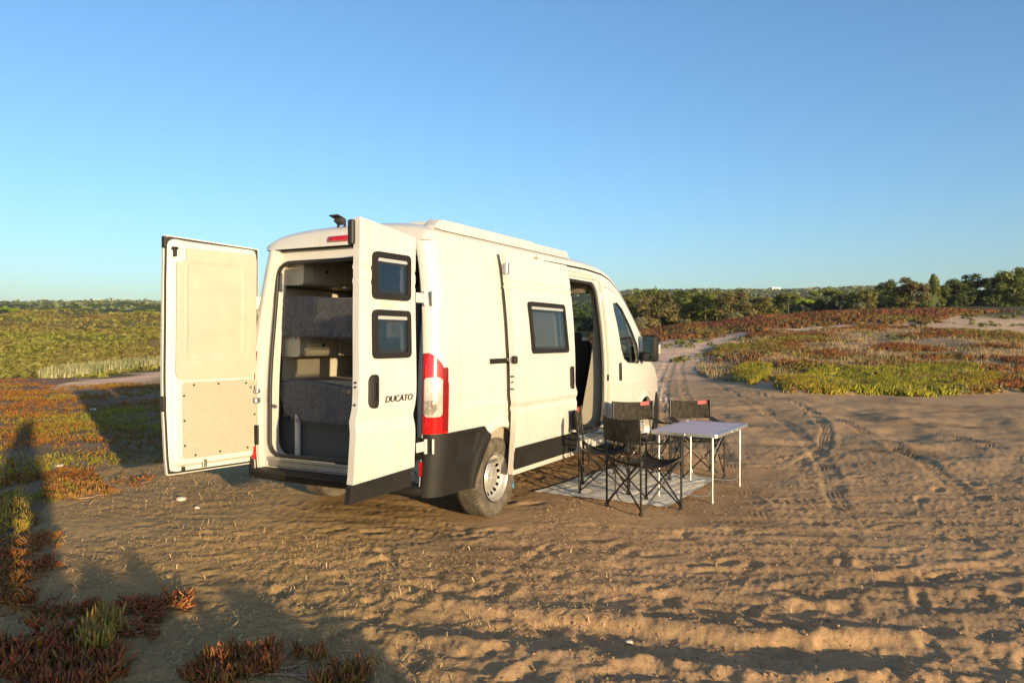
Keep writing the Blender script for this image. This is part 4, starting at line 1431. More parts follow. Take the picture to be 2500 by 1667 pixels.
# ---- woollen throws hanging over the bunks
def throw(label, y0, y1, ztop, zbot, skew, x0=.245):
    ny, nz = 70, 26
    yy, tt = np.meshgrid(np.linspace(y0, y1, ny), np.linspace(0, 1, nz), indexing='ij')
    s_ = (yy - y0) / (y1 - y0)
    zb = np.interp(s_, [0, .12, 1], [zbot[0], zbot[1], zbot[2]])
    zt_ = np.interp(s_, [0, 1], ztop)
    drop = np.clip((tt - .25) / .75, 0, 1)
    z = np.where(tt < .25, zt_ + .02 * np.sin(s_ * 9), zt_ - drop * (zt_ - zb))
    bul = .018 * fbm(yy * 7, drop * 1.5 + 3, 301, 3) + .010 * pnoise(yy * 22, drop * 2, 303)
    x = x0 + np.where(tt < .25, (.25 - tt) * 1.6, 0) - .012 * np.sin(np.clip(tt * 4, 0, 1) * np.pi / 2) - bul * (drop > 0) * (.3 + drop)
    y = yy + skew * drop * (1 - s_)
    v_ = np.stack([x, y, z], -1).reshape(-1, 3)
    q_ = np.array([(i * nz + j, (i + 1) * nz + j, (i + 1) * nz + j + 1, i * nz + j + 1) for i in range(ny - 1) for j in range(nz - 1)])
    o = raw_mesh('throw_blanket', v_, q_, M['blanket'], smooth=True)
    tag(o, label, 'blanket', 'woollen throws on the bunks')
    # fringe
    mb = MB()
    for k in range(230):
        f_ = rnd.random()
        y_ = y0 + f_ * (y1 - y0)
        zb_ = float(np.interp(f_, [0, .12, 1], [zbot[0], zbot[1], zbot[2]]))
        y2 = y_ + skew * (1 - f_)
        L_ = rnd.uniform(.022, .045)
        a_ = rnd.uniform(-.012, .012)
        xx = x0 - .014 + rnd.uniform(-.015, .01)
        mb.add([(xx, y2 - .003, zb_ + .006), (xx, y2 + .003, zb_ + .006), (xx + rnd.uniform(-.01, .01), y2 + a_, zb_ - L_)], [(0, 1, 2)])
    fo = mb.build('fringe', M['blanket'], o)
    fo['kind'] = 'stuff'
bm_ = mat('grey_wool', (.105, .105, .115), .95, bump=.5, bscale=400)
nt = bm_.node_tree; n, l = nt.nodes, nt.links
tcb = n.new('ShaderNodeTexCoord'); mp_ = n.new('ShaderNodeMapping'); mp_.inputs['Scale'].default_value = (20, 90, 22)
tx = n.new('ShaderNodeTexNoise'); tx.inputs['Scale'].default_value = 1.6; tx.inputs['Detail'].default_value = 6
l.new(tcb.outputs['Object'], mp_.inputs[0]); l.new(mp_.outputs[0], tx.inputs['Vector'])
cr_ = n.new('ShaderNodeValToRGB')
cr_.color_ramp.elements[0].position = .32; cr_.color_ramp.elements[0].color = (.060, .061, .068, 1)
cr_.color_ramp.elements[1].position = .70; cr_.color_ramp.elements[1].color = (.16, .15, .15, 1)
l.new(tx.outputs[0], cr_.inputs[0]); l.new(cr_.outputs[0], n['Principled BSDF'].inputs['Base Color'])
M['blanket'] = bm_
throw('grey woollen throw with fringe hanging over the upper bunk inside the van', .86, -.82, (1.91, 1.885), (1.57, 1.57, 1.555), 0)
throw('grey woollen throw with fringe hanging over the lower bunk inside the van', .86, -.82, (1.165, 1.15), (.88, .83, .80), -.10)
# ---------------------------------------------------------------- camping furniture
def copy_tree(o, parent=None):
    c = o.copy()
    COL.objects.link(c)
    if parent is not None:
        c.parent = parent
    for ch in list(o.children):
        copy_tree(ch, c)
    return c

def make_chair():
    ch = empty('camping_chair')
    D, W = .24, .235
    ZB, ZA, ZS = .84, .625, .475
    bk = [(-D, s_ * W) for s_ in (1, -1)]
    fr = [(D, s_ * W) for s_ in (1, -1)]
    for (x, y) in bk:
        MB().tube([(x, y, .012), (x - .005, y, .5), (x - .03, y * 1.02, ZB)], .0095, 8).build('back_post', M['chair_tube'], ch, 60)
    for (x, y) in fr:
        MB().tube([(x, y, .012), (x, y, ZA)], .0095, 8).build('front_post', M['chair_tube'], ch, 60)
    # crossing braces on all four sides
    c4 = [(-D, W), (D, W), (D, -W), (-D, -W)]
    for i in range(4):
        a, b = c4[i], c4[(i + 1) % 4]
        for (p, q) in ((a, b), (b, a)):
            d = Vector((b[0] - a[0], b[1] - a[1], 0)).normalized()
            nrm = Vector((d.y, -d.x, 0)) * (.009 if p is a else -.009)
            P = Vector((p[0], p[1], .03)) + nrm
            Q = Vector((q[0], q[1], ZS - .01)) + nrm
            MB().tube([P, Q], .0078, 6).build('brace', M['chair_tube'], ch, 60)
    for (x, y) in c4:
        ft = MB().box((x, y, .016), (.036, .036, .032), .008).build('foot', M['seal'], ch)
        MB().box((x, y, ZS - .02), (.03, .03, .05), .006).build('joint', M['seal'], ch)
    mb = MB()
    for i in range(4):
        a, b = c4[i], c4[(i + 1) % 4]
        mx_, my_ = (a[0] + b[0]) / 2, (a[1] + b[1]) / 2
        mb.cyl((mx_ - .014 * (abs(my_) < .1), my_ - .014 * (abs(mx_) < .1), .25), (mx_ + .014 * (abs(my_) < .1), my_ + .014 * (abs(mx_) < .1), .25), .008, 8)
    mb.build('pivot', M['steel'], ch)
    # sagging seat, hung from its four corners, edges pulled in
    def sheet(name, f, n1, n2, parent, material, th=.004):
        U, V = np.meshgrid(np.linspace(0, 1, n1), np.linspace(0, 1, n2), indexing='ij')
        A = np.stack(f(U.ravel(), V.ravel(), 0), 1); B = np.stack(f(U.ravel(), V.ravel(), th), 1)
        N = n1 * n2
        q_ = [(i * n2 + j, (i + 1) * n2 + j, (i + 1) * n2 + j + 1, i * n2 + j + 1) for i in range(n1 - 1) for j in range(n2 - 1)]
        fs = q_ + [tuple(N + k for k in t_[::-1]) for t_ in q_]
        rim_ = [i * n2 for i in range(n1)] + [(n1 - 1) * n2 + j for j in range(1, n2)] + [i * n2 + n2 - 1 for i in range(n1 - 2, -1, -1)] + [j for j in range(n2 - 2, 0, -1)]
        for k in range(len(rim_)):
            a, b = rim_[k], rim_[(k + 1) % len(rim_)]
            fs.append((a, b, N + b, N + a))
        me = bpy.data.meshes.new(name)
        me.from_pydata(np.concatenate([A, B]).tolist(), [], fs); me.update()
        return link(name, me, material, parent, 60)
    def seat(u, v, t):
        x, y = (u - .5) * 2, (v - .5) * 2
        pull = .055
        X = x * (D + .01) * (1 - pull / D * (1 - y ** 2) * (np.abs(x)) ** 2)
        Y = y * (W + .01) * (1 - pull * .8 / W * (1 - x ** 2) * (np.abs(y)) ** 2)
        z = ZS + .005 - .085 * (1 - np.abs(x) ** 2.2) ** .8 - .055 * (1 - np.abs(y) ** 2.2) ** .8 + .05 * (1 - np.abs(x) ** 2) * (1 - np.abs(y) ** 2)
        z = z + .004 * np.sin(9 * x + 5 * y) * (1 - x * x)
        return X, Y, z + t
    se = sheet('seat', seat, 15, 15, ch, M['chair_fabric'], .006)
    mb = MB()
    for (a, b) in (((0, 0), (1, 0)), ((1, 0), (1, 1)), ((1, 1), (0, 1)), ((0, 1), (0, 0))):
        pts = []
        for k in range(13):
            f_ = k / 12
            u, v = a[0] + (b[0] - a[0]) * f_, a[1] + (b[1] - a[1]) * f_
            X, Y, Z = seat(np.array([u]), np.array([v]), .003)
            pts.append((float(X[0]), float(Y[0]), float(Z[0])))
        mb.tube(pts, .0055, 6)
    mb.build('piping', M['chair_tube'], se, 80)
    def bkf(u, v, t):
        y, z = (u - .5) * 2, .625 + v * .215
        bow = -.035 * (1 - np.abs(y) ** 2.5)
        X = -D - .012 - (z - .5) * .075 + bow + t + .006 * np.sin(7 * y + 6 * v)
        sagz = -.012 * (1 - y * y) * (1 if True else 0)
        return X, y * (W * 1.02 + .012), z + sagz * (.5 + v) + .004 * np.sin(11 * y) * (1 - v)
    br = sheet('backrest', bkf, 17, 7, ch, M['chair_fabric'], .008)
    # small red label on the upper edge of the backrest
    mb = MB()
    pts_ = []
    for k in range(6):
        u = .70 + .20 * k / 5
        X, Y, Z = bkf(np.array([u] * 3), np.array([.80, .99, .99]), 0)
        pts_.append((u, X, Y, Z))
    v_ = []
    for (u, X, Y, Z) in pts_:
        v_ += [(float(X[0]) + .012, float(Y[0]), float(Z[0])), (float(X[1]) + .012, float(Y[1]), float(Z[1])), (float(X[1]) + .007, float(Y[1]), float(Z[1])), (float(X[0]) + .007, float(Y[0]), float(Z[0]))]
    f_ = [(i * 4 + k, (i + 1) * 4 + k, (i + 1) * 4 + (k + 1) % 4, i * 4 + (k + 1) % 4) for i in range(5) for k in range(4)] + [(0, 1, 2, 3), (20, 23, 22, 21)]
    mb.add(v_, f_).build('label_patch', M['red_patch'], br)
    for s_ in (1, -1):
        def arm(u, v, t):
            x = -D - .01 + u * (2 * D + .03)
            return x, s_ * (W + .0) + (v - .5) * (.055 + .03 * np.sin(u * math.pi)), ZA + .008 - .030 * np.sin(u * math.pi) - .01 * u * 0 + t + .010 * np.abs(v - .5)
        sheet('armrest', arm, 12, 4, ch, M['chair_fabric'], .007)
    # sling that drops from the seat, carrying strap
    MB().tube([(-D + .02, W - .01, ZS - .04), (-D + .06, W - .05, .30), (-D + .05, W - .06, .16), (-D + .12, W - .02, .06), (-D + .20, W + .02, .02)], .006, 4).build('strap', M['chair_fabric'], ch, 60)
    def cup(u, v, t):
        return D - .10 + u * .09, -W - .012 + t * 2 - .02 * np.sin(u * math.pi), .60 - v * .13
    return ch

chair = make_chair()
gs_ = 'black folding camping chairs round the table'
CH = [((1.935, -2.005), -30, 'nearest black camping chair, seen from behind, with its backrest towards the camera'),
      ((2.52, -1.40), -72, 'black camping chair beside the open sliding door, seen edge-on from its side'),
      ((3.38, -1.50), -140, 'black camping chair in front of the van front wheel, red label on its backrest'),
      ((3.88, -1.99), -148, 'black camping chair behind the far end of the table, red label on its backrest')]
for i, ((x, y), rz, lab) in enumerate(CH):
    c = chair if i == 0 else copy_tree(chair)
    c.location = (x, y, float(height_at(x, y)[0]) + .004)
    c.rotation_euler = (0, 0, R(rz))
    tag(c, lab, 'camping chair', gs_)

# cup bag hanging off the armrest of the nearest chair
tb = empty('folding_table', (2.85, -2.27, 0))
tag(tb, 'folding camping table with pale lilac top, aluminium edge and four telescopic legs', 'table')
L_, Wd_ = 1.13, .66
TZ = .655
tp = MB()
tp.prism(rr_loop(-L_ / 2, -Wd_ / 2, L_ / 2, Wd_ / 2, .035, 6), lambda x, y: (x, y, TZ - .004), lambda x, y: (x, y, TZ))
top = tp.build('table_top', M['lilac'], tb, 30)
rm = MB()
lo_ = rr_loop(-L_ / 2 - .006, -Wd_ / 2 - .006, L_ / 2 + .006, Wd_ / 2 + .006, .04, 6)
li_ = rr_loop(-L_ / 2 + .010, -Wd_ / 2 + .010, L_ / 2 - .010, Wd_ / 2 - .010, .028, 6)
n_ = len(lo_)
vs = [(x, y, TZ + .004) for x, y in lo_] + [(x, y, TZ + .004) for x, y in li_] + [(x, y, TZ - .028) for x, y in lo_] + [(x, y, TZ - .028) for x, y in li_]
fs = []
for i in range(n_):
    j = (i + 1) % n_
    fs += [(i, j, n_ + j, n_ + i), (2 * n_ + i, 2 * n_ + j, j, i), (3 * n_ + i, 3 * n_ + j, 2 * n_ + j, 2 * n_ + i)]
rm.add(vs, fs).build('edge_rim', M['alu'], tb, 40)
MB().box((0, 0, TZ + .0005), (.006, Wd_ - .02, .003)).build('fold_seam', M['alu'], tb)
for c_, d_ in (((-.08, -Wd_ / 2 - .012, TZ - .012), (.05, .012, .022)), ((.10, -Wd_ / 2 - .012, TZ - .012), (.03, .010, .018)), ((-L_ / 2 - .012, .02, TZ - .012), (.012, .09, .02))):
    MB().box(c_, d_, .003).build('clasp', M['steel'], tb)
for sx in (-1, 1):
    for sy in (-1, 1):
        x, y = sx * (L_ / 2 - .075), sy * (Wd_ / 2 - .065)
        lg = MB().cyl((x, y, .28), (x, y, TZ - .02), .0125, 14).cyl((x, y, .02), (x, y, .31), .0098, 14).cyl((x, y, .285), (x, y, .315), .0155, 14)
        lg = lg.build('leg', M['alu'], tb, 50)
        MB().cyl((x, y, 0.0), (x, y, .03), .013, 12).build('foot', M['silver'], lg, 50)
    x = sx * (L_ / 2 - .075)
    a = Wd_ / 2 - .065
    MB().tube([(x, -a, .16), (x, -a + .03, .075), (x, -a + .09, .055), (x, a - .09, .055), (x, a - .03, .075), (x, a, .16)], .006, 8).build('stretcher', M['alu'], tb, 60)
    for sy in (-1, 1):
        MB().tube([(sx * .12, sy * (Wd_ / 2 - .06), TZ - .03), (x, sy * a, .46)], .005, 6).build('stay', M['alu'], tb, 60)
tb.location = (2.955, -2.268, float(np.mean(height_at([2.4, 2.4, 3.3, 3.3], [-2.5, -2.0, -2.5, -2.0]))) + .0)
tb.rotation_euler = (0, 0, R(-3))

# straw-coloured woven rug
NX, NY = 120, 90
U, V = np.meshgrid(np.linspace(0, 1, NX), np.linspace(0, 1, NY), indexing='ij')
c00, c10, c11, c01 = np.array([2.02, -2.20]), np.array([3.66, -2.26]), np.array([3.96, -1.02]), np.array([2.06, -.82])
P_ = (c00[None, None] * ((1 - U) * (1 - V))[..., None] + c10 * (U * (1 - V))[..., None] + c11 * (U * V)[..., None] + c01 * ((1 - U) * V)[..., None])
P_ = P_ + .012 * np.stack([pnoise(U * 6, V * 6, 401), pnoise(U * 6, V * 6, 402)], -1)
X_, Y_ = P_[..., 0].ravel(), P_[..., 1].ravel()
wr = .004 * (1 - np.abs(pnoise(U * 4, V * 9 + U * 2, 405)) * 2.2) + .002 * pnoise(U * 9, V * 24, 407)
zr = float(np.mean(height_at(X_, Y_))) + .5 * (height_at(X_, Y_) - float(np.mean(height_at(X_, Y_)))) + .016 + np.clip(wr.ravel(), -.004, .02)
vr_ = np.stack([X_, Y_, zr], 1)
q_ = np.array([(i * NY + j, (i + 1) * NY + j, (i + 1) * NY + j + 1, i * NY + j + 1) for i in range(NX - 1) for j in range(NY - 1)])
M['rug'] = mat('woven_rug', (.72, .66, .54), .9, noise=.10, nscale=7, bump=.6, bscale=110)
rug = raw_mesh('rug', vr_, q_, M['rug'], smooth=True)
tag(rug, 'creased cream woven rug lying on the sand under the chairs', 'rug')

# ---------------------------------------------------------------- scatter helpers
def leaves(P, Dn, L, Wd, bend, base, tip, rings=2, name='ice_plant', parent=None, material=None):
    """three-sided tapering leaves. P root, Dn unit direction, L length, Wd half width, base/tip colours (n,3)"""
    n = len(P)
    a = np.cross(Dn, np.array([0, 0, 1.0])); a /= (np.linalg.norm(a, axis=1, keepdims=True) + 1e-9)
    b = np.cross(a, Dn)
    roll = rng.uniform(0, 2 * np.pi, n)
    V_, C_ = [], []
    ts = [0, .5] if rings == 2 else ([0, .35, .72] if rings == 3 else [0])
    for t in ts:
        w = Wd * (1 - .45 * t) * (1.0 if t > 0 else .8)
        cen = P + Dn * (L * t)[:, None] + np.array([0, 0, 1.0]) * (bend * L * t * t)[:, None]
        for k in range(3):
            an = roll + k * 2 * np.pi / 3
            V_.append(cen + (a * np.cos(an)[:, None] + b * np.sin(an)[:, None]) * w[:, None])
            C_.append(base * (1 - t) + tip * t)
    V_.append(P + Dn * L[:, None] + np.array([0, 0, 1.0]) * (bend * L)[:, None]); C_.append(tip)
    m_ = len(V_)
    V_ = np.stack(V_, 1).reshape(-1, 3); C_ = np.stack(C_, 1).reshape(-1, 3)
    fs = []
    nr_ = len(ts)
    for r_ in range(nr_ - 1):
        for k in range(3):
            k2 = (k + 1) % 3
            fs += [(r_ * 3 + k, r_ * 3 + k2, r_ * 3 + 3 + k2), (r_ * 3 + k, r_ * 3 + 3 + k2, r_ * 3 + 3 + k)]
    o_ = (nr_ - 1) * 3
    for k in range(3):
        fs.append((o_ + k, o_ + (k + 1) % 3, m_ - 1))
    fs = np.array(fs)
    F_ = (fs[None] + (np.arange(n) * m_)[:, None, None]).reshape(-1, 3)
    return raw_mesh(name, V_, F_, material or M['leaf'], C_, parent, smooth=(rings > 2))

def plant_cols(n, red, yellow):
    """green leaves whose tips go yellow, orange or red; red and yellow are arrays 0..1"""
    g = np.array([.13, .19, .03]); g2 = np.array([.30, .31, .04]); o_ = np.array([.36, .13, .03]); r_ = np.array([.24, .04, .03])
    k = rng.random(n)[:, None]
    base = g * (1 - k) + g2 * k
    rr_ = np.clip(red + rng.normal(0, .22, n), 0, 1)[:, None]
    yy_ = np.clip(yellow + rng.normal(0, .2, n), 0, 1)[:, None]
    tip = base * (1 - yy_) + np.array([.42, .40, .05]) * yy_
    hot = o_ * (1 - rng.random(n)[:, None] * .8) + r_ * (rng.random(n)[:, None] * .8)
    tip = tip * (1 - rr_) + hot * rr_
    base = base * (1 - rr_ * .75) + hot * .7 * rr_ * .75
    return base, tip

def clump_dirs(n, up=.55):
    an = rng.uniform(0, 2 * np.pi, n)
    el = np.clip(rng.normal(up, .3, n), .05, 1.45)
    return np.stack([np.cos(an) * np.cos(el), np.sin(an) * np.cos(el), np.sin(el)], 1)

def sample_area(poly, n, F0, F1, u0, u1, soft=8, dens=None, seed=1):
    """points spread evenly over the ground inside an area"""
    r = np.random.default_rng(seed)
    out = []
    tot = 0
    ta, tb_ = (u0 - 1250) / FPX, (u1 - 1250) / FPX
    for _ in range(60):
        k = 40000
        F = np.sqrt(r.uniform(F0 ** 2, F1 ** 2, k))
        t = r.uniform(ta, tb_, k)
        x = CAM[0] + F * (math.cos(YAW) + RT[0] * t)
        y = CAM[1] + F * (math.sin(YAW) + RT[1] * t)
        z = base_height(x, y)
        u, v = to_img(x, y, z)
        w = v + soft * fbm(x * .5, y * .5, 501 + seed, 3)
        ok = sd_poly(u, w, poly) < 0
        if dens is not None:
            ok &= r.random(k) < dens(x, y, u, v)
        out.append(np.stack([x[ok], y[ok], u[ok], v[ok]], 1))
        tot += ok.sum()
        if tot >= n:
            break
    return np.concatenate(out)[:n]

def free_of_van(x, y):
    return ~((x > -.25) & (x < 6.1) & (np.abs(y) < 1.25))

# ice plant carpet behind the left rear door
def dl(x, y, u, v):
    return np.clip(.6 + 1.1 * fbm(x * .45, y * .45, 511, 3), .04, 1) * np.where(v > 1130, .8, 1)
P = sample_area(A_LPLANT, 7600, 6, 26, -640, 640, 12, dl, 3)
P = P[free_of_van(P[:, 0], P[:, 1])]
k = 6
c = np.repeat(P, k, 0)
n = len(c)
px = c[:, 0] + rng.normal(0, .035, n); py = c[:, 1] + rng.normal(0, .035, n)
pz = height_at(px, py) + rng.uniform(0, .05, n)
redf = np.clip(.52 + .8 * fbm(px * .35, py * .35, 513, 3) + .25 * (c[:, 3] < 1010) + .1, 0, 1)
yel = np.clip(.5 + .7 * fbm(px * .6, py * .6, 515, 3), 0, 1)
bc, tcx = plant_cols(n, redf, yel)
o = leaves(np.stack([px, py, pz], 1), clump_dirs(n, .7), rng.uniform(.045, .09, n), rng.uniform(.006, .010, n), rng.uniform(0, .25, n), bc * np.array([1.05, .95, .6]), tcx * np.array([1.15, 1.0, .65]), 2, 'ice_plant_carpet')
tag(o, 'low carpet of orange and green ice plant left of the van', 'ground cover', kind='stuff')
A_NEARL = [(-420, 1150), (240, 1150), (235, 1195), (120, 1235), (70, 1330), (60, 1440), (150, 1520), (-420, 1560)]
def dn_(x, y, u, v): return np.clip(.35 + 1.5 * fbm(x * 1.3, y * 1.3, 517, 3), 0, 1)
P = sample_area(A_NEARL, 900, 3.2, 10, -420, 260, 6, dn_, 4)
c = np.repeat(P, 7, 0); n = len(c)
px = c[:, 0] + rng.normal(0, .022, n); py = c[:, 1] + rng.normal(0, .022, n)
pz = height_at(px, py) + rng.uniform(0, .03, n)
bc, tcx = plant_cols(n, np.clip(.55 + .8 * fbm(px * .8, py * .8, 518, 2), 0, 1), np.full(n, .5))
o = leaves(np.stack([px, py, pz], 1), clump_dirs(n, .6), rng.uniform(.03, .065, n), rng.uniform(.0045, .0075, n), rng.uniform(0, .25, n), bc * np.array([.95, .85, .6]), tcx * np.array([1.0, .9, .65]), 3, 'ice_plant_carpet')
tag(o, 'ragged red and green ice plant creeping over the crust at the left edge', 'ground cover', kind='stuff')
# mats on the right
def mats(poly, n, F0, F1, u0, u1, dens, redk, yelk, lab, seed, Lr=(.08, .15), wr=(.012, .018), k=6, up=.8, hz=.10, tint=1.0):
    P = sample_area(poly, n, F0, F1, u0, u1, 7, dens, seed)
    c = np.repeat(P, k, 0)
    n = len(c)
    px = c[:, 0] + rng.normal(0, .05, n); py = c[:, 1] + rng.normal(0, .05, n)
    pz = height_at(px, py) + rng.uniform(0, hz, n)
    rf = np.clip(redk + .9 * fbm(px * .16, py * .16, 521, 3), 0, 1)
    yf = np.clip(yelk + .7 * fbm(px * .5, py * .5, 523, 3), 0, 1)
    bc, tc_ = plant_cols(n, rf, yf)
    bc, tc_ = bc * tint, tc_ * tint
    o = leaves(np.stack([px, py, pz], 1), clump_dirs(n, up), rng.uniform(*Lr, n), rng.uniform(*wr, n), rng.uniform(0, .3, n), bc, tc_, 1, 'ice_plant_mat')
    return tag(o, lab, 'ground cover', kind='stuff')
def d3(x, y, u, v): return np.clip(.55 + 1.3 * fbm(x * .9, y * .9, 531, 3), 0, 1)
o = mats(A_R3, 5200, 16, 27, 1860, 2460, d3, .26, .6, 'bright green cushion of ice plant at the near edge of the right-hand heath', 5, (.08, .14), (.016, .024), 8, 1.1, .09, np.array([1.45, 1.25, .8]))
o = mats(A_R4, 700, 16, 32, 1770, 1890, d3, .04, .75, 'small green cushion of ice plant left of the large green one', 6, (.08, .14), (.016, .024), 8, 1.1, .10, np.array([1.45, 1.25, .8]))
def d2(x, y, u, v): return np.clip(.12 + 1.9 * fbm(x * .22, y * .22, 533, 4), 0, 1)
o = mats(A_R2, 8000, 17, 60, 1680, 2600, d2, .76, .4, 'patchy red and orange ice plant among dry grass on the right', 7, (.10, .19), (.018, .03), 6, .6, .09, np.array([.90, .76, .75]))
def d1(x, y, u, v): return np.clip(.75 + .7 * fbm(x * .2, y * .2, 535, 3), .1, 1) * (np.hypot(x - CAM[0], y - CAM[1]) < 78)
o = mats(A_R1, 8000, 28, 76, 1420, 2600, d1, .85, .3, 'dark red ice plant covering the rise on the right', 8, (.16, .30), (.04, .065), 5, .6, .10, np.array([.78, .66, .90]))

# dry grass blades
def blades(P, L, Wd, lean_, col, name, lab, cat='grass', kind='stuff'):
    n = len(P)
    an = rng.uniform(0, 2 * np.pi, n)
    lx = rng.normal(0, lean_, n)[:, None] * np.stack([np.cos(an), np.sin(an), 0 * an], 1)
    a2 = an + 1.3
    side = np.stack([np.cos(a2), np.sin(a2), 0 * an], 1) * Wd[:, None]
    up_ = np.array([0, 0, 1.0])
    tipp = P + (lx + up_) * L[:, None]
    midp = P + (lx * .35 + up_ * .55) * L[:, None]
    V_ = np.stack([P - side, P + side, midp + side * .7, midp - side * .7, tipp], 1).reshape(-1, 3)
    f = np.array([(0, 1, 2), (0, 2, 3), (3, 2, 4)])
    F_ = (f[None] + (np.arange(n) * 5)[:, None, None]).reshape(-1, 3)
    C_ = np.repeat(col, 5, 0)
    o = raw_mesh(name, V_, F_, M['straw'], C_)
    return tag(o, lab, cat, kind=kind)
def dg(x, y, u, v): return np.clip(.45 + .9 * fbm(x * .3, y * .3, 541, 3), .05, 1)
P = sample_area(A_R2, 28000, 17, 60, 1680, 2600, 8, dg, 9)
n = len(P)
col = np.array([.36, .25, .125]) * rng.uniform(.7, 1.25, n)[:, None]
gr = (fbm(P[:, 0] * .4, P[:, 1] * .4, 543, 3) > .35)
col[gr] = np.array([.20, .17, .06]) * rng.uniform(.8, 1.2, gr.sum())[:, None]
hh = np.clip(.12 + .20 * fbm(P[:, 0] * .5, P[:, 1] * .5, 545, 3), .07, .5)
blades(np.stack([P[:, 0], P[:, 1], height_at(P[:, 0], P[:, 1])], 1), hh * rng.uniform(.6, 1.3, n), rng.uniform(.006, .014, n), .45, col, 'dry_grass', 'dry tan grass between the ice plant on the right')
# loose straw, roots and crumbs on the sand by the camera
def litter(n, Fr, Ur, seed, lmax, col, name, lab, dens=None):
    r = np.random.default_rng(seed)
    F = np.sqrt(r.uniform(Fr[0] ** 2, Fr[1] ** 2, n)); t = r.uniform((Ur[0] - 1250) / FPX, (Ur[1] - 1250) / FPX, n)
    x = CAM[0] + F * (math.cos(YAW) + RT[0] * t); y = CAM[1] + F * (math.sin(YAW) + RT[1] * t)
    keep = free_of_van(x, y) & (fbm(x * .8, y * .8, seed, 3) > r.uniform(-.6, .35, n))
    x, y = x[keep], y[keep]; n = len(x)
    z = height_at(x, y)
    an = r.uniform(0, 2 * np.pi, n); L = r.uniform(.2, 1, n) ** 2 * lmax + .012
    w = r.uniform(.0012, .0032, n)
    dx, dy = np.cos(an) * L, np.sin(an) * L
    sx, sy = -np.sin(an) * w, np.cos(an) * w
    z2 = height_at(x + dx, y + dy)
    h1 = r.uniform(.001, .006, n); h2 = r.uniform(.001, .006, n) + (r.random(n) < .12) * r.uniform(0, .03, n)
    mx, my = x + dx * .5 + sx * 6 * r.normal(0, 1, n), y + dy * .5 + sy * 6 * r.normal(0, 1, n)
    mz = (z + z2) / 2 + np.maximum(h1, h2) + .004
    V_ = np.stack([np.stack([x - sx, y - sy, z + h1], 1), np.stack([x + sx, y + sy, z + h1 + .001], 1), np.stack([mx + sx, my + sy, mz + .001], 1), np.stack([mx - sx, my - sy, mz], 1), np.stack([x + dx, y + dy, z2 + h2], 1)], 1).reshape(-1, 3)
    f = np.array([(0, 1, 2), (0, 2, 3), (3, 2, 4)])
    F_ = (f[None] + (np.arange(n) * 5)[:, None, None]).reshape(-1, 3)
    C_ = np.repeat(np.array(col) * r.uniform(.55, 1.4, n)[:, None], 5, 0)
    tag(raw_mesh(name, V_, F_, M['straw'], C_), lab, 'litter', kind='stuff')
litter(46000, (3.2, 10), (-100, 1500), 601, .07, (.56, .38, .18), 'straw_litter', 'bits of dry straw and stalk strewn over the sand in front')
litter(5000, (3.2, 8), (1300, 2700), 603, .045, (.42, .28, .15), 'straw_litter', 'sparse bits of straw on the rutted sand at the right')

litter(1500, (3.2, 9), (-100, 1100), 605, .24, (.42, .27, .15), 'dead_stems', 'dry creeping stems lying on the crust at the left')
# ---- single ice plants in the foreground: clumps of fleshy leaves on creeping stems
def clump_plant(cu, cv, ru, rv, nrow, red, yel, L, lab, dens=1.0, seed=0, up=.85, spread=.035, k=8, tint=1.15):
    r = np.random.default_rng(700 + seed)
    x0_, y0_ = ground_pt(cu, cv)
    pts = []
    tries = 0
    while len(pts) < nrow and tries < 20000:
        tries += 1
        a = r.uniform(-1, 1, 2)
        if a @ a > 1: continue
        p = ground_pt(cu + a[0] * ru, cv + a[1] * rv)
        if float(fbm(np.array([p[0] * 3.2]), np.array([p[1] * 3.2]), 800 + seed, 2)[0]) < -.25 + (1 - dens):
            continue
        pts.append(p)
    P = np.array(pts)
    base_o = empty('ice_plant', (x0_, y0_, float(height_at(x0_, y0_)[0])))
    tag(base_o, lab, 'plant')
    c = np.repeat(P, k, 0); n = len(c)
    px = c[:, 0] + r.normal(0, spread * .5, n); py = c[:, 1] + r.normal(0, spread * .5, n)
    pz = height_at(px, py) + np.repeat(r.uniform(0, L * .7, len(P)), k)
    bc, tc_ = plant_cols(n, np.full(n, red), np.full(n, yel))
    bc, tc_ = bc * np.array([tint, tint * .72, tint]), tc_ * np.array([tint, tint * .75, tint])
    Dd = clump_dirs(n, up)
    off = np.array([x0_, y0_, base_o.location[2]])
    leaves(np.stack([px, py, pz], 1) - off, Dd, r.uniform(.6, 1.15, n) * L, r.uniform(.0065, .0100, n) * (L / .08), r.uniform(-.05, .3, n), bc, tc_, 3, 'foliage', base_o)
    mb = MB()
    for i in range(max(4, nrow // 6)):
        a, b = P[r.integers(len(P))], P[r.integers(len(P))]
        d = b - a
        if np.hypot(*d) > .5: d = d / np.hypot(*d) * .5
        pp = []
        for q in range(6):
            f_ = q / 5
            xy = a + d * f_ + r.normal(0, .012, 2)
            pp.append((xy[0] - off[0], xy[1] - off[1], float(height_at(xy[0], xy[1])[0]) - off[2] + .010))
        mb.tube(pp, [.006, .006, .0055, .005, .004, .003], 5)
    mb.build('stem', M['stalk'], base_o, 80)
    return base_o
M['stalk'] = mat('dry_stem', (.34, .20, .13), .85, noise=.3, nscale=40)
clump_plant(110, 1640, 190, 95, 190, .85, .45, .075, 'dark red and green ice plant in the bottom left corner', .95, 1)
clump_plant(250, 1570, 45, 50, 22, .25, .75, .10, 'upright yellow-green ice plant shoot right of the bottom left clump', 1.1, 2, up=1.15)
clump_plant(640, 1650, 190, 50, 110, .75, .45, .065, 'reddish ice plant at the bottom edge, below the van bumper', .9, 3, up=1.0)
clump_plant(350, 1500, 70, 22, 30, .95, .5, .07, 'orange-red ice plant lying flat on the shaded sand', .95, 4, up=.35)
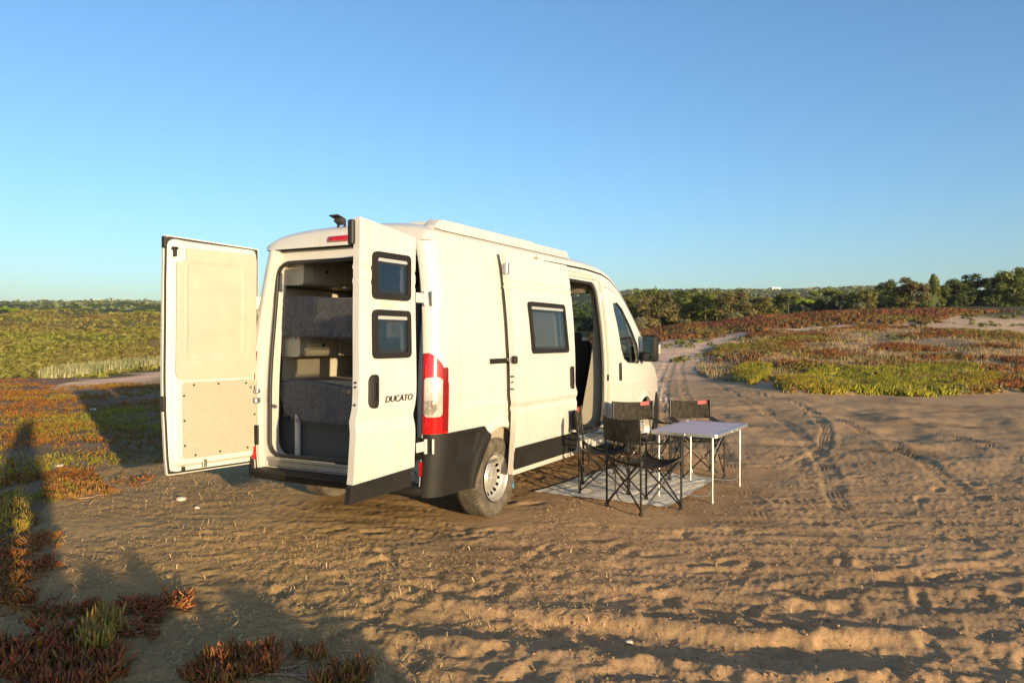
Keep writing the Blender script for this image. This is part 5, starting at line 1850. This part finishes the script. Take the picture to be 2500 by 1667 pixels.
clump_plant(440, 1480, 38, 18, 16, .8, .8, .07, 'small orange and yellow ice plant beside the flat orange-red one', 1.2, 5, up=.4)
clump_plant(320, 1555, 55, 15, 14, .9, .4, .06, 'thin red ice plant runner below the flat orange-red one', 1.0, 6, up=.35)
clump_plant(50, 1395, 90, 36, 75, .8, .6, .055, 'mixed orange and green ice plant at the left edge, halfway up the sand', .9, 7, up=.7)
clump_plant(28, 1270, 46, 50, 44, .10, .8, .085, 'green ice plant tuft at the left edge', 1.1, 8, up=.9)
clump_plant(185, 1205, 95, 26, 95, .6, .5, .06, 'sprawling green ice plant on the crust left of the open rear door', .85, 9, up=.95)
clump_plant(330, 1175, 60, 12, 20, .7, .4, .06, 'low brown-red ice plant below the left rear door', .8, 10, up=.4)
clump_plant(95, 1330, 60, 20, 34, .7, .5, .055, 'low orange ice plant on the crust near the left edge, above the mixed one', .95, 11, up=.6)
clump_plant(130, 1490, 110, 22, 40, .85, .4, .055, 'thin dark red ice plant in the shade above the bottom left corner clump', .9, 12, up=.5)
clump_plant(860, 1655, 60, 20, 22, .6, .6, .055, 'small ice plant sprouting at the bottom edge, right of the reddish one', .9, 13, up=.9)
# crumbs of earth
r = np.random.default_rng(91)
k = 9000
F = r.uniform(3.3, 8.5, k); t = r.uniform(-.68, .68, k)
x = CAM[0] + F * (math.cos(YAW) + RT[0] * t); y = CAM[1] + F * (math.sin(YAW) + RT[1] * t)
ok = free_of_van(x, y) & (fbm(x * 1.1, y * 1.1, 93, 3) > r.uniform(-.5, .5, k))
x, y = x[ok], y[ok]; k = len(x)
s_ = .0025 + .010 * r.random(k) ** 3
z = height_at(x, y) + s_ * .3
oct_ = np.array([(1, 0, 0), (-1, 0, 0), (0, 1, 0), (0, -1, 0), (0, 0, .8), (0, 0, -.8)])
V_ = (np.stack([x, y, z], 1)[:, None, :] + oct_[None] * s_[:, None, None] * r.uniform(.6, 1.4, (k, 6, 1))).reshape(-1, 3)
f = np.array([(0, 2, 4), (2, 1, 4), (1, 3, 4), (3, 0, 4), (2, 0, 5), (1, 2, 5), (3, 1, 5), (0, 3, 5)])
F_ = (f[None] + (np.arange(k) * 6)[:, None, None]).reshape(-1, 3)
tag(raw_mesh('earth_crumbs', V_, F_, M['straw'], np.repeat(np.array([.33, .21, .12]) * r.uniform(.6, 1.3, (k, 1)), 6, 0)), 'small clods and crumbs of sandy earth in the foreground', 'gravel', kind='stuff')
# pale stones and scraps
def stone(u, v, r_, lab, name='stone', material=None, flatk=.6, cat='stone'):
    x, y = ground_pt(u, v)
    me = bpy.data.meshes.new(name)
    b_ = __import__('bmesh').new()
    __import__('bmesh').ops.create_icosphere(b_, subdivisions=2, radius=r_)
    for q in b_.verts:
        k_ = 1 + .35 * float(pnoise(np.array([q.co.x / r_ * 1.3 + u]), np.array([q.co.y / r_ * 1.3 + q.co.z / r_ + v]), 9)[0])
        q.co = Vector((q.co.x * k_ * 1.25, q.co.y * k_, q.co.z * flatk * k_))
    b_.to_mesh(me); b_.free()
    o = link(name, me, material or M['rock'], None, 60)
    o.location = (x, y, float(height_at(x, y)[0]) + r_ * flatk * .5)
    o.rotation_euler = (0, 0, u)
    tag(o, lab, cat)
stone(443, 1224, .042, 'pale stone on the sand below the left rear door')
stone(482, 1243, .024, 'small pale stone just right of the larger pale one')
stone(147, 1142, .05, 'flat pale stone among the ice plant on the left', flatk=.4)
stone(228, 1005, .055, 'white scrap of paper in the shade behind the ice plant', 'paper_scrap', M['paper'], .5, 'litter')
stone(1535, 1556, .018, 'small pebble on the ridge of sand at the bottom')
stone(1740, 935, .06, 'pale stone at the foot of the heath beside the track')
stone(2040, 790, .16, 'pale rock on the track beyond the heath')

# ---------------------------------------------------------------- shrubs and trees
def foliage_mesh(name, lobes, n, size, cols, seed, fill=.5, aspect=2.3, droop=0):
    """leaf sprays spread through lobes [(cx,cy,cz,rx,ry,rz)], thinning inwards"""
    r = np.random.default_rng(seed)
    w = np.array([l[3] * l[4] + l[4] * l[5] + l[3] * l[5] for l in lobes]); w = w / w.sum()
    which = r.choice(len(lobes), n, p=w)
    Lb = np.array(lobes)[which]
    d = r.normal(0, 1, (n, 3)); d /= np.linalg.norm(d, axis=1, keepdims=True)
    rad = 1 - fill * r.random(n) ** 2.2
    c = Lb[:, :3] + d * rad[:, None] * Lb[:, 3:6]
    c = c + r.normal(0, size * .5, (n, 3))
    nrm = d + r.normal(0, .55, (n, 3)); nrm /= np.linalg.norm(nrm, axis=1, keepdims=True)
    t = np.cross(nrm, r.normal(0, 1, (n, 3))); t /= (np.linalg.norm(t, axis=1, keepdims=True) + 1e-9)
    b_ = np.cross(nrm, t)
    s = size * r.uniform(.5, 1.3, n)[:, None]
    V_ = np.stack([c - t * s * .5 * aspect, c + b_ * s * .42 - t * s * .1, c + t * s * .6 * aspect, c - b_ * s * .42 + t * s * .1], 1).reshape(-1, 3)
    f = np.array([(0, 1, 2), (0, 2, 3)])
    F_ = (f[None] + (np.arange(n) * 4)[:, None, None]).reshape(-1, 3)
    lobek = r.uniform(.75, 1.25, len(lobes))[which]
    mixk = np.clip(r.random(n) * .7 + .3 * r.random(len(lobes))[which], 0, 1)[:, None]
    C_ = (np.array(cols[0]) * (1 - mixk) + np.array(cols[1]) * mixk) * lobek[:, None] * r.uniform(.75, 1.25, n)[:, None]
    return raw_mesh(name, V_, F_, M['foliage'], np.repeat(C_, 4, 0), link_it=False)

def trunk_mesh(h, r0, seed, limbs, lean_=.1):
    r = random.Random(seed)
    mb = MB()
    dx, dy = r.uniform(-lean_, lean_), r.uniform(-lean_, lean_)
    mb.tube([(0, 0, -.3), (dx * h * .3, dy * h * .3, h * .35), (dx * h, dy * h, h * .8)], [r0, r0 * .75, r0 * .4], 7)
    for k in range(limbs):
        a = r.uniform(0, 6.28); z = h * r.uniform(.3, .7)
        e = h * r.uniform(.25, .42)
        bx, by = dx * z, dy * z
        mb.tube([(bx, by, z), (bx + math.cos(a) * e * .5, by + math.sin(a) * e * .5, z + e * .25), (bx + math.cos(a) * e, by + math.sin(a) * e, z + e * .7)], [r0 * .4, r0 * .25, r0 * .1], 5)
    me = bpy.data.meshes.new('trunk')
    me.from_pydata(mb.v, [], mb.f); me.update(); me.materials.append(M['bark'])
    return me

def lobes_for(kind, seed):
    r = random.Random(seed)
    L = []
    if kind == 'bushy':        # shaggy pine, foliage to the ground
        for k in range(26):
            z = r.uniform(.10, .95)
            R_ = .46 * (1 - abs(z - .42) ** 1.6 * 1.6)
            a = r.uniform(0, 6.28); q = R_ * r.uniform(.35, .95)
            L.append((math.cos(a) * q, math.sin(a) * q, z, r.uniform(.09, .17), r.uniform(.09, .17), r.uniform(.07, .13)))
    elif kind == 'umbrella':
        for k in range(18):
            a = r.uniform(0, 6.28); q = .5 * math.sqrt(r.random())
            L.append((math.cos(a) * q, math.sin(a) * q, .74 + .16 * (1 - (q / .5) ** 2) + r.uniform(-.03, .03), r.uniform(.11, .17), r.uniform(.11, .17), r.uniform(.05, .08)))
    elif kind == 'spire':
        for k in range(24):
            z = r.uniform(.12, 1.0)
            R_ = .30 * (1.08 - z)
            a = r.uniform(0, 6.28); q = R_ * r.uniform(.2, 1)
            L.append((math.cos(a) * q, math.sin(a) * q, z, r.uniform(.07, .12), r.uniform(.07, .12), r.uniform(.07, .12)))
    else:                       # round shrub
        for k in range(18):
            a = r.uniform(0, 6.28); q = .42 * math.sqrt(r.random()); z = r.uniform(.1, .8) * (1 - q)
            L.append((math.cos(a) * q, math.sin(a) * q, z, r.uniform(.12, .2), r.uniform(.12, .2), r.uniform(.1, .18)))
    return L

PAL = {'dark': ((.035, .052, .013), (.10, .125, .025)), 'olive': ((.085, .09, .02), (.23, .20, .05)), 'gold': ((.08, .075, .025), (.21, .17, .06)),
       'silver': ((.13, .13, .06), (.30, .27, .14)), 'bright': ((.12, .19, .012), (.27, .36, .03)), 'mid': ((.06, .085, .017), (.18, .19, .035))}
PROTO = {}
def proto(kind, pal, var, n=3600, size=.034):
    key = (kind, pal, var, n)
    if key not in PROTO:
        sd = var * 31 + len(kind) * 7
        cr = foliage_mesh('crown', lobes_for(kind, sd), n, size, PAL[pal], sd + 5)
        tr = trunk_mesh(.8, .022 if kind != 'umbrella' else .03, sd + 9, 5)
        PROTO[key] = (cr, tr)
    return PROTO[key]
def place_tree(u, F, v_top, kind, pal, var, wid, label, cat='tree', group=None, name='pine_tree', base_drop=0.0):
    t = (u - 1250) / FPX
    x = CAM[0] + F * (math.cos(YAW) + RT[0] * t); y = CAM[1] + F * (math.sin(YAW) + RT[1] * t)
    z = float(height_at(x, y)[0]) - base_drop
    top = CAM[2] + (HZ - v_top) * F / FPX
    h = max(.6, top - z)
    if kind == 'bushy': wid = wid * 1.28
    cr, tr = proto(kind, pal, var)
    e = empty(name, (x, y, z), rnd.uniform(0, 6.28))
    e.scale = (h * wid, h * wid, h)
    tag(e, label, cat, group)
    for nm, me in (('crown', cr), ('trunk', tr)):
        o = bpy.data.objects.new(nm, me); COL.objects.link(o); o.parent = e
    return e
# far wood behind the heath (bearing, distance, row of its top, kind, colour, variant, width)
TR_ = []
gw = 'trees of the wood beyond the heath'
specs = [
 (1535, 88, 716, 'bushy', 'olive', 0, 1.2), (1562, 74, 768, 'shrub', 'silver', 0, 1.6), (1580, 92, 706, 'bushy', 'mid', 1, 1.1), (1612, 84, 712, 'bushy', 'gold', 2, 1.2),
 (1640, 96, 708, 'bushy', 'dark', 3, 1.1), (1668, 90, 714, 'bushy', 'mid', 4, 1.1), (1672, 76, 770, 'shrub', 'silver', 1, 1.5), (1700, 94, 706, 'bushy', 'dark', 0, 1.1),
 (1722, 84, 716, 'bushy', 'mid', 1, 1.1), (1748, 90, 710, 'bushy', 'olive', 2, 1.1), (1775, 84, 713, 'bushy', 'gold', 3, 1.1), (1800, 78, 706, 'bushy', 'gold', 4, 1.05),
 (1795, 72, 758, 'shrub', 'silver', 2, 1.9), (1838, 92, 722, 'bushy', 'mid', 0, 1.1), (1868, 86, 724, 'bushy', 'olive', 1, 1.1), (1895, 90, 718, 'bushy', 'dark', 2, 1.1),
 (1925, 88, 714, 'umbrella', 'mid', 0, 1.2), (1960, 84, 728, 'umbrella', 'bright', 1, 1.3), (1985, 94, 722, 'bushy', 'dark', 3, 1.1), (2015, 96, 702, 'umbrella', 'mid', 2, 1.3),
 (2050, 88, 716, 'umbrella', 'olive', 3, 1.2), (2085, 90, 712, 'bushy', 'dark', 4, 1.0), (2120, 84, 702, 'bushy', 'olive', 0, .9), (2100, 80, 730, 'shrub', 'silver', 3, 1.3),
 (2160, 96, 686, 'bushy', 'dark', 1, 1.0), (2185, 100, 682, 'bushy', 'dark', 2, 1.0), (2225, 82, 676, 'bushy', 'gold', 3, 1.0), (2195, 84, 700, 'bushy', 'dark', 4, .9),
 (2280, 92, 672, 'spire', 'mid', 0, 1.0), (2305, 100, 690, 'bushy', 'dark', 0, 1.0), (2335, 92, 680, 'bushy', 'dark', 1, 1.0), (2372, 94, 668, 'bushy', 'dark', 3, 1.0),
 (2405, 92, 684, 'bushy', 'dark', 2, 1.0), (2440, 94, 662, 'bushy', 'dark', 3, .9), (2468, 90, 652, 'bushy', 'mid', 4, .9), (2500, 90, 660, 'bushy', 'dark', 0, .9),
 (2530, 92, 668, 'bushy', 'dark', 1, .95), (2560, 90, 664, 'bushy', 'mid', 2, .95), (2255, 86, 716, 'shrub', 'dark', 4, 1.3), (2350, 84, 722, 'bushy', 'dark', 4, 1.1),
 (2425, 84, 716, 'bushy', 'dark', 0, 1.1), (2490, 84, 712, 'bushy', 'dark', 1, 1.1),
]
near_ = {}
kindword = {'bushy': 'shaggy pine', 'umbrella': 'umbrella pine', 'spire': 'slender pointed pine', 'shrub': 'round shrub'}
palword = {'dark': 'dark green', 'mid': 'mid green', 'olive': 'olive green', 'gold': 'golden olive', 'silver': 'silvery', 'bright': 'bright green'}
ordw = ['first', 'second', 'third', 'fourth', 'fifth', 'sixth', 'seventh', 'eighth', 'ninth', 'tenth', 'eleventh', 'twelfth', 'thirteenth', 'fourteenth', 'fifteenth', 'sixteenth', 'seventeenth', 'eighteenth', 'nineteenth', 'twentieth']
def lab_of(lst, i, where):
    k_, p_ = lst[i][3], lst[i][4]
    same = sorted([j for j in range(len(lst)) if lst[j][3] == k_ and lst[j][4] == p_], key=lambda j: lst[j][0])
    w = f"{palword[p_]} {kindword[k_]}"
    if len(same) == 1:
        return f"the only {w} {where}"
    return f"{w} {where}, {ordw[same.index(i)]} such from the left"
for i, s_ in enumerate(specs):
    nm = 'shrub' if s_[3] == 'shrub' else 'pine_tree'
    place_tree(s_[0], s_[1], s_[2], s_[3], s_[4], s_[5], s_[6], lab_of(specs, i, 'beyond the heath'), 'shrub' if nm == 'shrub' else 'tree', gw, nm)
# umbrella pines across the valley on the left
specl = []
rl = random.Random(3)
for i, (u, v, w, d) in enumerate([(10, 752, 1.5, 215), (58, 757, 1.7, 205), (100, 762, 1.6, 200), (-40, 756, 1.5, 210), (150, 757, 1.4, 225), (195, 764, 1.3, 210), (235, 768, 1.3, 205), (262, 762, 1.5, 215), (300, 767, 1.4, 205), (335, 760, 1.6, 215), (372, 757, 1.6, 220), (405, 760, 1.5, 215), (120, 746, 1.4, 270), (215, 748, 1.2, 280), (355, 744, 1.3, 270)]):
    specl.append((u, d, v, 'umbrella', 'bright' if i < 12 else 'mid', i % 4, w * 1.0))
for i, s_ in enumerate(specl):
    place_tree(s_[0], s_[1], s_[2], s_[3], s_[4], s_[5], s_[6] * 1.5, lab_of(specl, i, 'across the valley'), 'tree', 'umbrella pines across the valley', base_drop=.5)
# silvery reeds beyond the sand track on the left
for i, (u, F, v, w) in enumerate([(158, 27.7, 929, .8), (190, 28.5, 917, .8), (220, 29.6, 900, .8), (246, 30.3, 889, .8), (272, 31.3, 884, .7), (304, 32.6, 874, .8), (332, 33.0, 877, .8), (368, 34, 869, .8), (396, 34.6, 872, .8)]):
    t = (u - 1250) / FPX
    x0_ = CAM[0] + F * (math.cos(YAW) + RT[0] * t); y0_ = CAM[1] + F * (math.sin(YAW) + RT[1] * t)
    z0_ = float(height_at(x0_, y0_)[0])
    h = max(.5, CAM[2] + (HZ - v) * F / FPX - z0_)
    n = 900
    a = rng.uniform(0, 6.28, n); q = np.sqrt(rng.random(n)) * .85
    P = np.stack([np.cos(a) * q, np.sin(a) * q, 0 * a], 1)
    P[:, 2] = height_at(x0_ + P[:, 0], y0_ + P[:, 1]) - z0_ - .02
    col = np.array([.34, .31, .17]) * rng.uniform(.6, 1.3, n)[:, None]
    gr = rng.random(n) < (.25 + .3 * (i % 2))
    col[gr] = np.array([.15, .18, .05]) * rng.uniform(.7, 1.3, gr.sum())[:, None]
    o = blades(P, h * rng.uniform(.3, 1.12, n) * (1.15 - .5 * np.clip(np.hypot(P[:, 0], P[:, 1]), 0, 1)), rng.uniform(.014, .026, n), .22, col, 'reed_clump', 'silvery reed clump behind the sand track on the left, ' + ordw[i] + ' from the left', 'plant', None)
    o['group'] = 'reeds along the sand track'
    o.location = (x0_, y0_, z0_)
# low scrub over the slope and rough ground
A_SCRUB = [(-1100, 922), (-1100, 770), (1000, 770), (1000, 880), (640, 886), (400, 901), (280, 914), (180, 930), (60, 938)]
def clumps(P, sz, colfn, name, lab, hk=.8, nq=7, lf=1.0):
    n = len(P)
    z = height_at(P[:, 0], P[:, 1])
    c = np.repeat(np.stack([P[:, 0], P[:, 1], z], 1), nq, 0); s = np.repeat(sz, nq)
    N = len(c)
    d = rng.normal(0, 1, (N, 3)); d /= np.linalg.norm(d, axis=1, keepdims=True); d[:, 2] = np.abs(d[:, 2])
    c = c + d * (s * .55)[:, None] * np.array([1, 1, hk])
    nrm = d + rng.normal(0, .4, (N, 3)); nrm /= np.linalg.norm(nrm, axis=1, keepdims=True)
    t = np.cross(nrm, rng.normal(0, 1, (N, 3))); t /= np.linalg.norm(t, axis=1, keepdims=True)
    b_ = np.cross(nrm, t)
    ss = (s * lf * rng.uniform(.3, .6, N))[:, None]
    V_ = np.stack([c - t * ss, c + b_ * ss * .7, c + t * ss, c - b_ * ss * .7], 1).reshape(-1, 3)
    f = np.array([(0, 1, 2), (0, 2, 3)])
    F_ = (f[None] + (np.arange(N) * 4)[:, None, None]).reshape(-1, 3)
    col = np.repeat(colfn(P), nq, 0) * rng.uniform(.7, 1.3, N)[:, None]
    return tag(raw_mesh(name, V_, F_, M['foliage'], np.repeat(col, 4, 0)), lab, 'scrub', kind='stuff')
def dsc(x, y, u, v): return np.clip(.7 + .8 * fbm(x * .08, y * .08, 561, 3), .12, 1)
# spread by apparent size: more, smaller bushes close by
Ps = []
for k_, (f0, f1, n_) in enumerate(((27, 60, 9500), (60, 110, 10500), (110, 205, 8000))):
    Ps.append(sample_area(A_SCRUB, n_, f0, f1, -620, 700, 4, dsc, 20 + k_))
P = np.concatenate(Ps)
D_ = np.hypot(P[:, 0] - CAM[0], P[:, 1] - CAM[1])
def csc(P):
    k1 = np.clip(.5 + .9 * fbm(P[:, 0] * .06, P[:, 1] * .06, 563, 4), 0, 1)[:, None]
    D2 = np.hypot(P[:, 0] - CAM[0], P[:, 1] - CAM[1])
    k1 = np.clip(k1 + .45 * smoothstep(100, 190, D2)[:, None], 0, 1)
    k2 = (rng.random(len(P)) < .25)[:, None]
    a = np.array([.155, .165, .022]) * (1 - k1) + np.array([.15, .105, .03]) * k1
    return a * (1 - k2) + np.array([.19, .165, .045]) * k2
clumps(P, np.clip(.14 + D_ * .0024, .2, .8) * rng.uniform(.5, 1.5, len(P)), csc, 'heath_scrub', 'green and brown scrub covering the slope across the hollow on the left', .6, 5)
# scrubby bits on the right heath
P = sample_area([(1440, 860), (1440, 760), (2560, 720), (2560, 960), (1700, 960)], 330, 18, 72, 1440, 2600, 4, lambda x, y, u, v: np.clip(fbm(x * .2, y * .2, 571, 3) * 1.6, 0, 1), 30)
clumps(P, rng.uniform(.18, .55, len(P)), lambda P: np.tile(np.array([.12, .12, .04]), (len(P), 1)) * rng.uniform(.6, 1.5, (len(P), 1)), 'low_bushes', 'small olive bushes dotted over the heath on the right', .75, 44, .34)
# far woods on the ridges: read as one mass
P = []
r = np.random.default_rng(77)
k = 17000
F = np.exp(r.uniform(math.log(240), math.log(1150), k)); t = r.uniform(-.80, .80, k)
x = CAM[0] + F * (math.cos(YAW) + RT[0] * t); y = CAM[1] + F * (math.sin(YAW) + RT[1] * t)
ok = ~((F < 330) & (t > .1)) 
ok &= fbm(x * .006, y * .006, 581, 3) > r.uniform(-.8, .3, k)
P = np.stack([x[ok], y[ok]], 1)
D_ = np.hypot(P[:, 0] - CAM[0], P[:, 1] - CAM[1])
clumps(P, np.clip(1.2 + D_ * .0022, 1.6, 4) * rng.uniform(.6, 1.3, len(P)), lambda P: np.tile(np.array([.105, .125, .06]), (len(P), 1)) * rng.uniform(.6, 1.5, (len(P), 1)), 'distant_wood', 'hazy woods covering the far ridges', .55, 5)  # leaf green brightened and paled to suggest distance haze

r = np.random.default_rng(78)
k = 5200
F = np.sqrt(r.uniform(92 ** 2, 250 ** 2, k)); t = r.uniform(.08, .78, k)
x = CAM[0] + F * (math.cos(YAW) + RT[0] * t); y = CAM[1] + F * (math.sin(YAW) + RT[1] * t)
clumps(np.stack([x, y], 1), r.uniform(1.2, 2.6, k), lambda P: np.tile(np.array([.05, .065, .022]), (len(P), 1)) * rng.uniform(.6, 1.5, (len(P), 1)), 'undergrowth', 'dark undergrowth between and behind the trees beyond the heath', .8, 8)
# ---------------------------------------------------------------- white houses in the distance
def house(u, v, F, w, d, h, lab, flat=True, storeys=1, rz=None):
    t = (u - 1250) / FPX
    x = CAM[0] + F * (math.cos(YAW) + RT[0] * t); y = CAM[1] + F * (math.sin(YAW) + RT[1] * t)
    top = CAM[2] + (HZ - v) * F / FPX
    zg = float(height_at(x, y)[0])
    base = min(top - h, zg) - 1
    e = empty('house', (x, y, top - h), YAW - math.pi / 2 + (rz if rz is not None else .25))
    tag(e, lab, 'house', 'white houses on the far hills')
    MB().box((0, 0, (h + (base - top + h)) / 2), (w, d, h - (base - top + h)), 0).build('wall', M['wall_white'], e)
    if flat:
        MB().box((0, 0, h + .15), (w + .5, d + .5, .4)).build('roof', M['wall_white'], e)
    else:
        MB().prism([(-d / 2 - .4, h), (0, h + d * .22), (d / 2 + .4, h)], lambda y_, z_: (-w / 2 - .4, y_, z_), lambda y_, z_: (w / 2 + .4, y_, z_)).build('roof', M['roof_tile'], e)
    nwin = max(2, int(w // 4))
    for k_ in range(nwin):
        for s_ in range(storeys):
            MB().box((-w / 2 + (k_ + .5) * w / nwin, -d / 2 - .01, 1.6 + s_ * 3), (1.3, .12, 1.3)).build('window', M['house_glass'], e)
house(276, 750, 600, 8, 6, 3.0, 'low white house with a flat roof beyond the pines, largest on the left hillside', True, 1)
house(250, 752, 595, 3.4, 5, 2.8, 'narrow white outbuilding left of the largest house on the left hillside', True, 1)
house(310, 744, 860, 7, 6, 3.2, 'small white house near the top of the left ridge', False)
house(262, 744, 880, 6, 6, 3.0, 'small white house left of the other one near the top of the left ridge', False)
house(235, 734, 1050, 7, 6, 3.0, 'long white house on the skyline of the left ridge', True)
house(272, 734, 1060, 6, 6, 3.0, 'white house on the skyline just right of the long one', True)
house(1946, 713, 560, 15, 9, 5, 'white two-storey house with a flat roof above the wood', True, 2)
house(1972, 706, 780, 12, 8, 4, 'low white house right of the two-storey one on the far hill', False)
house(1890, 702, 840, 10, 8, 6, 'tall white house on the skyline left of the two-storey one', True, 2)
house(1985, 704, 820, 8, 8, 4, 'small white house at the right end of the skyline row', False)

# ---------------------------------------------------------------- unseen bushes added behind the camera to cast the left foreground shadows
def shadow_bush_at(x, y, h, wid, pal, var, lab):
    cr, tr = proto('bushy', pal, var, 5200, .06)
    e = empty('shrub', (x, y, float(height_at(x, y)[0]) - .05), 1.0 + var)  # shadow caster, added out of view
    e.scale = (h * wid, h * wid, h)
    tag(e, lab, 'shrub')
    for nm, me in (('crown', cr), ('trunk', tr)):
        o = bpy.data.objects.new(nm, me); COL.objects.link(o); o.parent = e

for i, (u, v, L, wid, sh) in enumerate([(66, 1050, 16.5, .20, 0), (10, 1200, 12, .22, 0), (335, 1425, 8.0, .40, 1), (150, 1455, 8.3, .75, 2), (245, 1480, 7.9, .45, 4), (500, 1535, 7.3, .28, 3), (640, 1530, 6.8, .55, 4), (860, 1575, 6.2, .4, 0), (390, 1620, 6.0, .35, 2), (760, 1610, 5.5, .7, 1)]):  # the tallest casters stand in for a person at the camera
    p = ground_pt(u, v)
    x_, y_ = p[0] - L * SUN_TRAVEL[0], p[1] - L * SUN_TRAVEL[1]
    shadow_bush_at(x_, y_, L * math.tan(SUN_EL) * 1.06 + .05, wid, ('olive', 'mid', 'dark')[i % 3], sh, 'added shadow-casting bush behind the camera, ' + ordw[i] + ' of those shading the left foreground')

# thin evening air over the land
hz = MB().box((0, 0, 0), (9800, 9800, 1)).build('haze', None)
top_ = float(gz.max()) + 12
bot_ = float(gz.min()) - 1.5
hz.scale = (1, 1, top_ - bot_)
hz.location = (CAM[0], CAM[1], (top_ + bot_) / 2)
hm = bpy.data.materials.new('haze_air'); hm.use_nodes = True
hn, hl = hm.node_tree.nodes, hm.node_tree.links
hn.clear()
ho = hn.new('ShaderNodeOutputMaterial'); hv = hn.new('ShaderNodeVolumePrincipled')
hv.inputs['Color'].default_value = (.80, .86, .95, 1)
hv.inputs['Density'].default_value = 0.00014
hl.new(hv.outputs[0], ho.inputs['Volume'])
hz.data.materials.clear(); hz.data.materials.append(hm)
tag(hz, kind='stuff')
